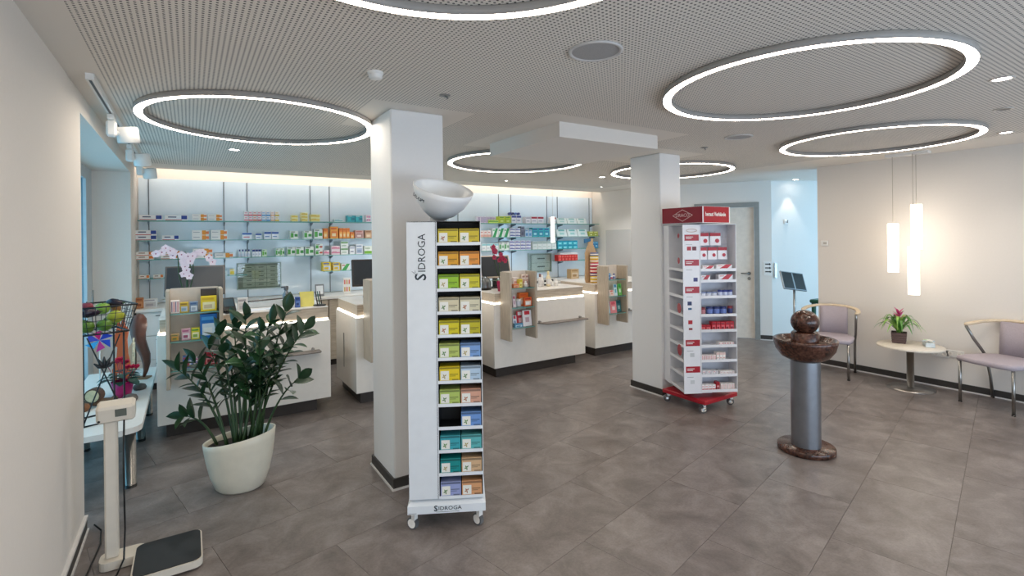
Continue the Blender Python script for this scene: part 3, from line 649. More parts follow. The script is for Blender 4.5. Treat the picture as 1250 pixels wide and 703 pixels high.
dp(634, 645, 1, 16, ('photo', 'e8742a', 'f6d8b0', 'd85a1c', 'f8f0e0'), 'orange herbal carton, '+T2, 4.97); dp(640, 649, 1, 11, ('photo', 'e46a34', 'f4e0d0', 'c03020', 'ffffff'), 'orange sachet in front, '+T2, 4.91, d=.03)
dp(626.5, 631, 2, 14, ('pack', 'dfe2ea', 'c03a4a', '7a8ab0'), 'white leaflet with red header, '+T3, Yd, 'leaflet_pack', 'pack'); dp(628, 638, 2, 5, ('photo', '5a9ac0', 'c8e0ec', '3a7aa0'), 'flat blue booklet, '+T3, 4.89, d=.03)
dp(631, 639, 2, 18, ('pack', 'c83040', 'f0e8e8', 'e0b0b0'), 'red booklet at left, '+T3, 4.96, 'booklet', 'booklet'); dp(638.5, 649, 2, 19, ('pack', 'f2eef0', 'd02838', 'c8aab4'), 'large white and red booklet, '+T3, 4.915, 'booklet', 'booklet')
T1, T2, T3 = 'top tier of the far column shelf', 'middle tier of the far column shelf', 'bottom tier of the far column shelf'
Yd = 5.06
dp(741.5, 745.5, 0, 8, ('photo', '3a8ac8', '2060a0', 'a0d0f0'), 'blue carton, '+T1, Yd); dp(746, 749, 0, 6, ('bottle', 'f0f0f4', 'c8d0dc', 'd04a5a'), 'small white bottle, '+T1, Yd, 'bottle', 'bottle'); dp(749.5, 752.5, 0, 7, ('bottle', 'e4e4ec', '3a4a8a', '8a9ac8'), 'small bottle with blue cap, '+T1, Yd, 'bottle', 'bottle')
dp(741.5, 744.5, 1, 7, ('pack', 'dfe8e4', '60b0a8', 'c8a0a0'), 'pale teal sachet, '+T2, Yd, 'sachet', 'pack'); dp(745, 750, 1, 7, ('pack', 'f0d8d0', 'd85a50', 'e0a890'), 'salmon sachet, '+T2, Yd, 'sachet', 'pack'); dp(750, 754, 1, 14, ('pack', 'd0e4ec', '2a8ab8', '60b0c0'), 'tall blue leaflet, '+T2, Yd, 'leaflet', 'leaflet'); dp(755, 759.5, 1, 14, ('pack', '70c060', '2a9a48', 'e0f0d8'), 'tall green leaflet, '+T2, Yd, 'leaflet', 'leaflet')
dp(741.5, 745, 2, 15, ('pack', 'b8dcec', '5aa8d0', 'e8f0f4'), 'light blue booklet, '+T3, Yd, 'booklet', 'booklet'); dp(745.5, 753, 2, 14, ('pack', 'e88a90', 'd04a5a', 'f4dcdc'), 'rose booklet, '+T3, Yd, 'booklet', 'booklet'); dp(753, 758.5, 2, 14, ('pack', '3a7a80', '205a60', 'a0c8c8'), 'dark teal booklet, '+T3, Yd+.03, 'booklet', 'booklet')
T1 = 'shelf half hidden by the near column'
dp(453, 458, 0, 15, ('photo', 'e89028', 'f4c060', 'c87018'), 'orange carton on top tier of the '+T1, 4.90); dp(453, 458, 1, 8, ('photo', '8a2a4a', 'c06080', 'e08030'), 'maroon carton on middle tier of the '+T1, 4.90); dp(453, 458, 2, 10, ('photo', 'e08a38', 'f0c080', 'b86020'), 'tan carton on bottom tier of the '+T1, 4.90)

# ---- things on the counters
CT = 1.0105
def monitor(loc, rz, w, h, label, frame, tilt=.35):
    o = thing('monitor', label, 'monitor', loc, rz)
    MB().prism(rrect(-.11, .11, -.08, .08, .03), 0, .015).build('foot', DARK, o)
    MB().box(-.03, .03, .02, .05, .015, .16).build('neck', DARK, o)
    M = T(0, -.01, .13) @ RX(-tilt)
    s = MB().cbox(-w/2, w/2, -.012, .028, 0, h, .006, M=M).build('housing', frame, o)
    MB().box(-w/2+.018, w/2-.018, -.0135, -.012, .018, h-.018, M=M).build('screen', col('2a3036', .28), s)
    return o
monitor((.045, 5.72, CT), math.radians(-4), .50, .30, 'dark tilted monitor on the left counter behind the white orchid', col('57504c', .4), .42)
monitor((1.73, 5.56, CT), math.radians(-8), .46, .30, 'dark monitor beside the near column', col('3a3432', .4), .2)
monitor((3.36, 5.62, CT), math.radians(-6), .44, .30, 'monitor with pale frame behind the magenta orchid', col('c4b5a6', .4), .30)
# card terminals / phones
def pinpad(loc, rz, label, sz=1.0):
    o = thing('card_terminal', label, 'card terminal', loc, rz)
    M = RX(-.5)
    MB().cbox(-.05, .05, -.04, .06, 0, .012, .004).build('base', BLACK, o)
    b = MB().cbox(-.055*sz, .055*sz, -.004, .022, .012, .15*sz, .006, M=M).build('body', BLACK, o)
    MB().box(-.042*sz, .042*sz, -.006, -.004, .06*sz, .135*sz, M=M).build('screen', col('3f5560', .1), b)
    return o
p = PZ(278, 376, CT); pinpad((p.x, 5.16, CT), .3, 'black card terminal beside the leaflet shelf on the left counter')
# coffee-machine like label printer behind orchid, and dome under the near monitor
o = thing('label_printer', 'dark rounded printer left of the magenta orchid pot', 'printer', (3.12, 5.50, CT))
MB().lathe([(1e-4, 0), (.085, 0), (.09, .03)], 20).build('base', BLACK, o); MB().lathe([(.088, .03), (.085, .09), (.06, .14), (.02, .165), (1e-4, .167)], 20).build('hood', col('6c7072', .25, .5), o)
o = thing('label_printer', 'grey-black rounded printer under the monitor by the near column', 'printer', (1.72, 5.34, CT))
MB().lathe([(1e-4, 0), (.085, 0), (.09, .05)], 20).build('base', BLACK, o); MB().lathe([(.088, .05), (.085, .10), (.075, .135), (1e-4, .14)], 20).build('hood', col('777a7c', .25, .4), o)
# phone handset cradle, pens, paper, notes on the left counter
Y1 = 5.20
def cx(px, Y=Y1, py=375): return PY(px, py, Y).x
put('pen_carton', 'white upright box on the left counter, left of the papers', 'box', ('photo', 'ecebea', 'd8d6d4', 'b0aeb4', 'c0bec4'), .085, .125, .05, (cx(296), 5.17, CT))
o = tag(MB().box(-.11, .11, -.06, .06, 0, .003, M=RZ(.2)).box(-.10, .09, -.05, .05, .003, .005, M=RZ(-.15)).build('paper_sheets', col('e6eaf0', .6), None, (cx(320), 5.22, CT)), 'loose white papers lying on the left counter', 'paper')
o = thing('desk_tray', 'clear acrylic tray with dark handle behind the papers', 'tray', (cx(326, 5.45), 5.45, CT)); MB().cbox(-.20, .20, -.05, .05, 0, .05, .004).build('tray', col('cfd2d2', .2), o); MB().tube([(-.19, -.06, .065), (.14, -.06, .075)], .007, 6).build('handle', col('6a6460', .3, .6), o)
o = thing('pump_dispenser', 'grey pump dispenser bottle on the left counter', 'bottle', (cx(349.5, 5.30), 5.30, CT)); MB().lathe([(1e-4, 0), (.033, 0), (.033, .12), (.016, .15), (.014, .17)], 16).build('bottle', col('8a8d92', .25, .5), o); MB().lathe([(.02, .165), (.022, .20), (1e-4, .205)], 14).box(-.045, 0, -.008, .008, .185, .2).build('pump', col('55585e', .3, .4), o)
put('carton', 'white carton beside the blue one on the left counter', 'box', ('photo', 'e8e6ee', 'c8c4d8', '9088b0'), .065, .12, .04, (cx(353), 5.19, CT))
put('carton', 'small blue carton on the left counter beside the yellow notes', 'box', ('photo', '3a5aa4', '6a8ac8', '28407c'), .045, .10, .035, (cx(363), 5.17, CT))
o = tag(MB().box(-.065, .065, -.004, .004, 0, .145, M=RX(-.18)).build('note_pad', col('ece078', .6), None, (cx(375), 5.20, CT)), 'pale yellow sheet standing on the left counter', 'note')
def pen_tray(loc, label):
    o = thing('pen_tray', label, 'pen holder', loc)
    MB().prism(arc(0, 0, .06, 0, 2*PI, 16)[:-1], 0, .012).build('tray', BLACK, o)
    for k in range(3): MB().tube([(-.02+.02*k, .0, .012), (-.035+.02*k, .03, .14)], .005, 6).build('pen', BLACK if k != 1 else col('3a6a5a', .4), o)
pen_tray((cx(390), 5.19, CT), 'black pen tray at the right end of the left counter')
o = thing('info_stand', 'small grey framed card stand on the rear worktop', 'card stand', (PY(390.5, 355, 6.95).x, 6.95, .9155)); MB().box(-.055, .055, 0, .01, 0, .16, M=RX(-.15)).build('frame', col('8a8d90', .3, .5), o); MB().box(-.042, .042, -.002, 0, .03, .14, M=RX(-.15)).build('card', col('eef0f2', .4), o)
# scanner bar
o = thing('scanner', 'black hand scanner lying on the orchid counter', 'scanner', (4.05, 5.50, CT), .1); MB().tube([(-.13, 0, .05), (.16, 0, .06)], .016, 8).build('handle', BLACK, o); MB().cbox(-.04, .04, -.05, .05, 0, .018, .004).build('foot', BLACK, o); MB().tube([(-.02, 0, .018), (-.08, 0, .05)], .01, 8).build('neck', BLACK, o)
# cosmetic bottles on the orchid counter
for i, (px, h, c, c2, nm) in enumerate(((661, .17, 'e9e6e4', '7a5a58', 'white bottle with brown cap'), (666, .15, 'f2f0ec', 'f2f0ec', 'white pump bottle'), (671, .20, 'efe0bc', 'e4d0a0', 'cream tall bottle'), (676, .11, 'f0ece4', 'd8d0c4', 'short ivory bottle'), (680.5, .09, 'f4f2ee', 'e8e4de', 'tiny white bottle'))):
    put('bottle', nm+' on the orchid counter', 'bottle', ('bottle', c, c2, 'dcd8d4'), .06, h, .06, (PY(px, 360, 5.33).x, 5.33+(.05 if i % 2 else 0), CT))
put('carton', 'small wooden-tone gift box on the rear worktop near the cardboard stand', 'box', ('photo', 'c8a678', 'd8c0a0', 'a88050'), .18, .17, .12, (PY(702, 345, 7.0).x, 7.0, .9155))
put('pill_card', 'white card with coloured pills on the rear worktop near the column', 'card', ('dots', 'eceae6', 'd86a5a', 'c8a050'), .10, .22, .02, (PY(426, 345, 6.95).x, 7.05, .9155))
put('carton', 'small brown figure box on the rear worktop at far left', 'box', ('photo', 'b87848', 'c89060', '905030'), .07, .12, .05, (PY(170, 368, 6.9).x, 6.95, .9155))
put('carton', 'pale carton on the rear worktop beside the brown figure', 'box', ('photo', 'e0dcd8', 'c8c0bc', 'a8a0a0'), .13, .10, .05, (PY(183, 368, 6.9).x, 6.97, .9155))
# cardboard stand with coloured round tins
o = thing('cardboard_stand', 'tan bottle-shaped cardboard stand on the counter beside the far column', 'stand', (4.80, 5.33, CT))
hb = .63
sh = [(-.095, 0), (.095, 0), (.11, .05), (.10, .30), (.105, .42), (.07, .50), (.045, .54), (.045, hb), (-.045, hb), (-.045, .54), (-.07, .50), (-.105, .42), (-.10, .30), (-.11, .05)]
MB().prism(sh, 0, .012, M=T(0, .075, 0) @ RX(PI/2)).build('board', col('c2a27c', .6), o); MB().box(-.095, .095, -.06, .075, 0, .008).build('base', col('c2a27c', .6), o)
MB().prism([(-.1, 0), (.02, .03), (.02, .07), (-.1, .06)], 0, .01, M=T(-.03, .06, .56) @ RX(PI/2)).build('tab', col('2a6a98', .5), o)
zz = CT+.0085
for i, (c, nm) in enumerate((('e0b83a', 'amber'), ('e8c848', 'golden'), ('6a2a6a', 'purple'), ('d85040', 'red-orange'), ('b02038', 'crimson'), ('c83a68', 'raspberry'), ('d89848', 'tan-orange'), ('ecc828', 'yellow'), ('2e4a8a', 'navy'))):
    hh = .046; tag(MB().lathe([(1e-4, 0), (.058, 0), (.060, .005), (.060, hh-.006), (.056, hh), (1e-4, hh)], 18).lathe([(.0606, hh*.3), (.0606, hh*.7)], 18, 1).build('sweet_tin', [col(c, .35), col('f2e8dc', .4)], None, (4.80, 5.325, zz)), f'{nm} round tin stacked in the cardboard stand', 'tin', 'tins in the cardboard stand'); zz += hh+.0006

# ================================================================== PLANTS
def leaf_mesh(l, w, mt, fold=.25, droop=.2):
    vs = []; n = 5
    for i in range(n+1):
        t = i/n; ww = w*math.sin(PI*min(1, t*.96+.04))**.8*(1-.25*t); z = -droop*l*t*t
        vs += [(l*t, -ww, z+ww*fold), (l*t, 0, z), (l*t, ww, z+ww*fold)]
    fs = []
    for i in range(n): b = 3*i; fs += [(b, b+3, b+4, b+1), (b+1, b+4, b+5, b+2)]
    mb = MB().add(vs, fs, 0, True); me = mb.mesh('leaf'); me.materials.append(mt); return me
def place(name, me, parent, p, d, up=Vector((0, 0, 1)), s=1.0):
    d = Vector(d).normalized(); y = up.cross(d)
    y = y.normalized() if y.length > 1e-3 else Vector((0, 1, 0)); z = d.cross(y)
    M = Matrix.Identity(4)
    for i in range(3): M[i][0], M[i][1], M[i][2], M[i][3] = d[i]*s, y[i]*s, z[i]*s, p[i]
    o = inst(name, me, parent); o.matrix_basis = M; return o
LEAFM = col('24432a', .30, spec=.6, var=.25, scale=20); LEAF2 = col('39603a', .3, var=.2, scale=20); STEMM = col('2f4a28', .45, var=.2); SOIL = col('2b221c', .9, var=.3, scale=80)
# big potted ZZ plant: oval cream pot with slanted rim
pr_ = thing('potted_plant', 'tall dark green leafy plant in a big cream oval pot', 'plant', (.275, 3.85, 0), math.radians(-28))
n = 36; rings = []
def potring(z_, rx, ry, slant): return [(rx*math.cos(2*PI*i/n), ry*math.sin(2*PI*i/n), z_+slant*math.cos(2*PI*i/n)) for i in range(n)]
levels = [(0, .0005, .0005, 0), (0, .135, .115, 0), (.012, .15, .125, 0), (.10, .185, .148, .004), (.20, .208, .162, .012), (.30, .222, .172, .03), (.345, .226, .174, .04), (.348, .222, .170, .04), (.343, .214, .163, .04), (.27, .205, .155, .02)]
vs = []; fs = []
for lv in levels: vs += potring(*lv)
for j in range(len(levels)-1):
    for i in range(n): fs.append((j*n+i, j*n+(i+1) % n, (j+1)*n+(i+1) % n, (j+1)*n+i))
MB().add(vs, fs, 0, True).build('pot', col('e9e4d2', .3, var=.03), pr_)
MB().prism([(.203*math.cos(2*PI*i/24), .153*math.sin(2*PI*i/24)) for i in range(24)], .25, .28).build('soil', SOIL, pr_)
lm = [leaf_mesh(.115, .036, LEAFM), leaf_mesh(.125, .036, LEAFM, .35, .1), leaf_mesh(.105, .036, LEAF2, .3, .3)]
rs = random.Random(11)
tips = [(350, 378), (372, 402), (330, 392), (318, 405), (300, 388), (285, 395), (268, 408), (255, 425), (238, 442), (224, 508), (218, 452), (365, 462), (345, 430), (310, 425), (280, 432), (296, 440), (325, 440), (352, 412)]
IM = pr_.matrix_basis if False else (T(.275, 3.85, 0) @ RZ(math.radians(-28))).inverted()
for k, (tx, ty) in enumerate(tips):
    side = rs.uniform(-.16, .16)
    tip = IM @ AT(tx, ty, 3.40+side)
    base = Vector((max(-.15, min(.15, tip.x*.3+rs.uniform(-.06, .06))), rs.uniform(-.08, .08), .27))
    mid = base.lerp(tip, .55); mid.z += .10; mid.x = base.x+(tip.x-base.x)*.38; mid.y = base.y+(tip.y-base.y)*.38
    pts = []
    for i in range(11):
        t = i/10; pts.append(base*(1-t)**2+mid*2*t*(1-t)+tip*t*t)
    st = MB().tube(pts, .01, 6, rr=[.011*(1-.75*i/10) for i in range(11)]).build('stem', STEMM, pr_)
    nl = 6 if k in (9, 11) else rs.randint(13, 15)
    for q in range(nl):
        t = .36+.62*q/(nl-1) if nl > 7 else .55+.43*q/(nl-1)
        f = t*10; i = min(9, int(f)); p = pts[i].lerp(pts[i+1], f-i); tg = (pts[i+1]-pts[i]).normalized()
        sd = tg.cross(Vector((rs.uniform(-.5, .5), 1, 0))).normalized()*(1 if q % 2 else -1)
        sd = Matrix.Rotation(rs.uniform(-.9, .9), 3, tg) @ sd
        place('leaf', rs.choice(lm), st, p, sd*.8+tg*.75+Vector((0, 0, .1)), tg, rs.uniform(.9, 1.25))
    place('leaf', lm[1], st, tip, tg, Vector((.3, 1, .2)), 1.0)
# orchids
def orchid(loc, label, potc, petal, lip, stems, pot_h=.13, pot_r=.06, leaves=5, fs_=1.0):
    o = thing('orchid', label, 'orchid', loc)
    MB().lathe([(1e-4, 0), (pot_r*.75, 0), (pot_r, pot_h), (pot_r*.9, pot_h), (pot_r*.85, pot_h*.8)], 18).build('pot', col(potc, .3), o)
    MB().lathe([(1e-4, pot_h*.82), (pot_r*.86, pot_h*.82)], 14).build('soil', SOIL, o)
    ol = leaf_mesh(.19 if leaves == 4 else .13, .030, LEAF2, .3, .35)
    for k in range(leaves):
        a = 2*PI*k/leaves+.4; place('leaf', ol, o, (.02*math.cos(a), .02*math.sin(a), pot_h*.85), (math.cos(a), math.sin(a), .55))
    pm = leaf_mesh(.042*fs_, .022*fs_, col(petal, .5, var=.08), .1, .1); lpm = leaf_mesh(.02*fs_, .008*fs_, col(lip, .5), .3, .3)
    for pts, nf in stems:
        P = [Vector(p) for p in pts]; L_ = []
        for i in range(len(P)-1):
            for t in (0, .25, .5, .75): L_.append(P[i].lerp(P[i+1], t))
        L_.append(P[-1]); sm = []
        for i in range(len(L_)):
            a, b = L_[max(0, i-1)], L_[min(len(L_)-1, i+1)]; sm.append((a+L_[i]*2+b)/4)
        st = MB().tube(sm, .005, 6).build('stem', STEMM, o)
        for q in range(nf):
            p = sm[int(len(sm)*.58+(len(sm)*.42-1)*q/max(1, nf-1))] + Vector((rs.uniform(-.03, .03), -.025, rs.uniform(-.025, .015)))
            fl_ = MB().ball((0, 0, 0), .007*fs_, 6).build('flower', col(lip, .5), o, p)
            for w_ in range(5):
                a = 2*PI*w_/5+PI/2+rs.uniform(-.1, .1); inst_o = place('petal', pm, fl_, (0, 0, 0), (math.cos(a), -.25, math.sin(a)), Vector((0, -1, 0)))
            # the lip is modelled into the flower centre
    return o
p = PY(228, 352, 5.36)
orchid((p.x, 5.34, CT), 'white orchid with purple throats on the left counter behind the leaflet shelf', 'd8d4d0', 'eedfeb', '9a3a6e',
       [([(0, 0, .1), (-.06, 0, .35), (-.06, -.02, .52), (-.12, -.03, .60), (-.24, -.05, .53)], 7), ([(0, 0, .1), (.01, -.02, .34), (.0, -.03, .50), (.0, -.04, .44), (.01, -.06, .33)], 6), ([(0, 0, .1), (.05, 0, .34), (.05, -.02, .54), (.10, -.03, .56), (.19, -.04, .44)], 6), ([(0, 0, .1), (.0, -.02, .38), (-.02, -.02, .56), (.02, -.04, .52), (.03, -.05, .40)], 5)], leaves=4, fs_=.85)
p = PZ(602.5, 357, CT)
orchid((3.205, 5.235, CT), 'magenta orchid in a crimson pot on the middle right counter', 'b0144e', 'a82048', '6a0f30',
       [([(0, 0, .1), (-.06, 0, .25), (-.10, 0, .40), (-.13, -.02, .50), (-.17, -.03, .55)], 6), ([(0, 0, .1), (-.02, 0, .25), (-.03, 0, .38), (-.01, -.02, .44), (.04, -.03, .37)], 5)], pot_h=.125, pot_r=.058, fs_=.85)

# ================================================================== WINDOW NICHE: low table with decorations
TZ = .42
tb = thing('low_table', 'low white table with steel legs in the window niche', 'table', (-.54, 4.15, 0))
MB().prism([(-.26, 1.95), (-.26, 0), (.16, 0)]+arc(.16, .12, .10, -PI/2, 0, 5)+[(.26, 1.95)], TZ-.038, TZ, M=None).build('tabletop', col('efece6', .3, var=.02), tb)
for lx, ly in ((.194, .11), (.186, 1.05), (.20, 1.78), (-.17, 1.05), (-.2, .15), (-.2, 1.8)):
    l_ = MB().cyl(.031, .02, TZ-.038, 16).build('leg', col('8f8d8a', .25, 1.0), tb, (lx, ly, 0)); MB().cyl(.033, 0, .02, 16).build('foot', BLACK, l_)
# wire fruit stand
fs0 = thing('fruit_stand', 'black wire stand with fruit basket on the low white table', 'fruit stand', (-.535, 4.50, TZ+.0005), math.radians(20)); WIRE = col('1b1d22', .4)
q_ = .112; zb, zt = .615, .80
def sq(a, z): return [(-a, -a, z), (a, -a, z), (a, a, z), (-a, a, z)]
MB().tube(sq(q_, .006), .006, 6, closed=True).build('base_ring', WIRE, fs0)
for sx, sy in ((-1, -1), (1, -1), (1, 1), (-1, 1)): MB().tube([(sx*q_, sy*q_, .006), (sx*q_, sy*q_, zb)], .006, 6).build('post', WIRE, fs0)
bk = MB().tube(sq(.135, zb), .007, 6, closed=True).tube(sq(.175, zt), .006, 6, closed=True).tube(sq(.155, (zb+zt)/2), .002, 4, closed=True).tube(sq(.145, zb+.05), .002, 4, closed=True).tube(sq(.165, zt-.05), .002, 4, closed=True)
for i in range(7):
    u = -1+2*i/6
    for (x0, y0, x1, y1) in ((u*.135, -.135, u*.175, -.175), (u*.135, .135, u*.175, .175), (-.135, u*.135, -.175, u*.175), (.135, u*.135, .175, u*.175)): bk.tube([(x0, y0, zb), (x1, y1, zt)], .0025, 4)
    bk.tube([(u*.135, -.135, zb), (u*.135, .135, zb)], .0025, 4)
bk.build('basket', WIRE, fs0)
for sx, sy in ((-1, 0), (0, -1)):
    mb = MB()
    for k in (-1, 1):
        a = (sx*q_ if sx else k*q_, sy*q_ if sy else k*q_, .02); b = (sx*q_ if sx else -k*q_*.8, sy*q_ if sy else -k*q_*.8, zb-.02); mb.tube([a, b], .0045, 5)
    mb.build('cross_rods', WIRE, fs0)
    mb = MB(); c_ = Vector((sx*(q_+.005), sy*(q_+.005), .38))
    for k in range(5):
        a = -PI/2+(k-2)*.55; dv = Vector((0 if sx else math.sin((k-2)*.6), 0 if sy else math.sin((k-2)*.6), math.cos((k-2)*.6)))
        mb.tube([c_, c_+dv*.03, c_+dv*.06+Vector((0, 0, .015))], .01, 6, rr=[.008, .014, .004])
    mb.build('tulip_ornament', WIRE, fs0)
FM_ = T(-.535, 4.50, TZ) @ RZ(math.radians(20))
def fruit(kind, c, x, y, z, r, label, rot=0):
    p = FM_ @ Vector((x, y, z))
    o = thing(kind, label, 'fruit', p, rot, 'fruit in the wire basket')
    if kind == 'apple':
        MB().lathe([(1e-4, -r*.78), (r*.35, -r*.86), (r*.8, -r*.6), (r, 0), (r*.88, r*.55), (r*.5, r*.82), (r*.2, r*.72), (1e-4, r*.6)], 16).build('flesh', col(c, .35, var=.18, scale=25), o); MB().tube([(0, 0, r*.6), (.004, 0, r*1.05)], .003, 5).build('stem', col('4a3620', .7), o)
    elif kind == 'aubergine':
        MB().tube([(-r*1.5, 0, 0), (-r*1.2, 0, 0), (-.4*r, 0, .1*r), (.5*r, 0, .05*r), (1.2*r, 0, 0), (1.6*r, 0, 0)], r, 12, rr=[r*.3, r*.75, r*1.0, r*.85, r*.55, r*.3]).build('flesh', col(c, .2, var=.15), o); MB().tube([(1.5*r, 0, 0), (1.95*r, 0, .15*r)], r*.2, 6).build('stem', col('4b5a34', .6), o)
    else:
        MB().tube([(-r*1.25, 0, 0), (-r*1.05, 0, 0), (-r*.6, 0, 0), (r*.2, 0, 0), (r*.85, 0, 0), (r*1.3, 0, 0)], r, 12, rr=[r*.1, r*.45, r*.85, r, r*.6, r*.12]).build('flesh', col(c, .4, var=.12, scale=40), o)
fz = zb+.05
fruit('apple', '587820', -.085, -.085, fz, .045, 'green apple at the left front bottom of the wire basket'); fruit('apple', '628428', .01, -.088, fz, .045, 'green apple at the front bottom of the wire basket'); fruit('apple', '4c6c1c', -.09, .02, fz, .045, 'green apple at the left rear bottom of the basket')
fruit('apple', '668a30', .085, .08, fz, .044, 'green apple at the rear right bottom of the basket'); fruit('lemon', 'a4a628', .09, -.035, fz+.045, .046, 'large yellow-green lemon at the right of the basket', .5)
fruit('apple', '86a63a', .03, .03, fz+.105, .044, 'pale green apple on top of the fruit heap'); fruit('aubergine', '2a1a2c', -.06, -.05, fz+.09, .035, 'dark aubergine at left on the fruit heap', .3); fruit('aubergine', '231525', .105, .06, fz+.13, .034, 'dark aubergine at right on the fruit heap', -.4)
fruit('apple', '8a3040', -.04, .12, fz+.11, .042, 'red apple at the back of the fruit heap'); fruit('apple', 'a8703a', .12, .09, fz+.085, .034, 'small russet fruit at the right rim of the basket')
# giraffe cut-out, brown S-shaped figure, cyclamen, snail, stones
g_ = thing('giraffe_figure', 'orange wooden giraffe cut-out on the low table', 'figure', (-.50, 5.42, TZ+.0005), math.radians(-15))
gp = [(-.055, 0), (-.035, 0), (-.03, .12), (.01, .12), (.015, 0), (.055, 0), (.065, .2), (.05, .28), (.045, .40), (.055, .46), (.05, .50), (.03, .52), (.03, .60), (.018, .60), (.012, .53), (-.005, .53), (-.01, .58), (-.022, .58), (-.024, .50), (-.045, .42), (-.04, .36), (-.02, .34), (-.03, .22), (-.06, .15)]
MB().prism(gp, -.012, .012, M=RX(PI/2)).build('body', col('cf5a22', .55), g_); MB().ball((-.02, -.013, .47), .006, 6).build('eye', BLACK, g_)
b_ = thing('seahorse_figure', 'tall brown curved wooden figure beside the left counter', 'figure', (-.40, 5.66, TZ+.0005), math.radians(-20))
pts = [(.045, 0, .012), (.062, 0, .07), (.068, 0, .14), (.060, 0, .21), (.035, 0, .28), (.012, 0, .34), (.004, 0, .41), (.008, 0, .48), (.012, 0, .54), (.010, 0, .575), (.008, 0, .585)]
MB().tube(pts, .03, 12, rr=[.010, .020, .032, .040, .046, .052, .058, .066, .058, .035, .008]).build('body', col('643a2a', .45, var=.12), b_)
MB().box(-.06, .09, -.05, .05, 0, .012).build('base', col('8a6a4c', .6), b_)
o = thing('wooden_board', 'pale angled wooden board leaning in front of the brown figure', 'board', (-.47, 5.50, TZ+.0005), math.radians(-15)); MB().prism([(-.06, 0), (.06, 0), (.065, .36), (.045, .36), (-.05, .18)], -.008, .008, M=RX(PI/2)).build('panel', col('d8c4a8', .6), o); MB().tube([(.045, -.014, .0), (.06, -.014, .40)], .008, 6).build('striped_stick', col('e6d8b8', .5, var=.3, scale=60), o)
cy = thing('cyclamen', 'pink cyclamen in a magenta pot on the low table', 'plant', (-.46, 5.08, TZ+.0005))
MB().lathe([(1e-4, 0), (.055, 0), (.078, .125), (.072, .125), (.068, .10)], 18).build('pot', col('c01a6a', .35), cy); MB().lathe([(1e-4, .105), (.069, .105)], 14).build('soil', SOIL, cy)
cl = leaf_mesh(.085, .040, col('2c4a3c', .45, var=.3, scale=30), .1, .35); cf = leaf_mesh(.042, .020, col('d81f4a', .5, var=.1), .2, -.2)
for k in range(22):
    a = 2*PI*k/22*2.4; r = .03+.05*(k % 3)/2; place('leaf', cl, cy, (r*math.cos(a), r*math.sin(a), .13+.02*(k % 4)), (math.cos(a), math.sin(a), .35-.2*(k % 3)))
for k in range(9):
    a = 2*PI*k/9*2.2; r = .025+.05*(k % 3)/2; top = Vector((r*1.3*math.cos(a), r*1.3*math.sin(a), .215+.025*(k % 4)))
    fl_ = MB().tube([(r*.5*math.cos(a), r*.5*math.sin(a), .11), top], .0025, 5).build('flower', col('9a3040', .5), cy)
    for w_ in range(5):
        b = 2*PI*w_/5; place('petal', cf, fl_, top, (math.cos(b)*.8, math.sin(b)*.8, .7))
sn = thing('log_snail', 'brown log-slice snail with pale cut face on the low table', 'figure', (-.60, 4.88, TZ+.0005), math.radians(-20))
MB().tube([(-.10, 0, .032), (.0, 0, .032), (.10, 0, .034), (.13, 0, .06)], .03, 8, rr=[.015, .03, .028, .02]).build('body', col('6a4c34', .7, var=.2), sn); MB().cyl(.055, -.03, .03, 16, M=T(-.01, 0, .085) @ RX(PI/2)).build('shell', col('5a4030', .8, var=.25, scale=40), sn); MB().cyl(.045, .03, .034, 16, M=T(-.01, 0, .085) @ RX(PI/2)).build('cut_face', col('cdb48a', .6, var=.15, scale=30), sn)
def stone(loc, r, c, label):
    tag(MB().lathe([(1e-4, 0), (r*.8, 0), (r, r*.35), (r*.8, r*.75), (r*.35, r*.95), (1e-4, r)], 10).build('stone', col(c, .8, var=.2, scale=30), None, loc, .4), label, 'stone')
stone((-.40, 4.90, TZ+.0005), .055, '6a625c', 'grey-brown stone beside the cyclamen pot'); stone((-.68, 4.80, TZ+.0005), .06, '8a5a3a', 'reddish stone behind the wire stand'); stone((-.36, 5.24, TZ+.0005), .05, '54504c', 'dark grey stone right of the cyclamen')
pw = thing('pinwheel', 'blue and pink toy pinwheel behind the fruit stand', 'pinwheel', (-.62, 5.25, TZ+.0005)); MB().tube([(0, 0, 0), (0, 0, .44)], .005, 6).build('stick', WHITE, pw)
for k, c in enumerate(('2a48c0', 'd01a80', '2a48c0', '38a0d8', 'd01a80', '2a48c0')):
    a = 2*PI*k/6+.3; c1 = (.095*math.cos(a), -.012, .44+.095*math.sin(a)); c2 = (.07*math.cos(a+.8), -.03, .44+.07*math.sin(a+.8))
    MB().add([(0, -.008, .44), c1, c2, (.0, -.011, .441), (c1[0], c1[1]-.002, c1[2]), (c2[0], c2[1]-.002, c2[2])], [(0, 1, 2), (5, 4, 3), (0, 3, 4, 1), (1, 4, 5, 2), (2, 5, 3, 0)]).build('blade', col(c, .35), pw)
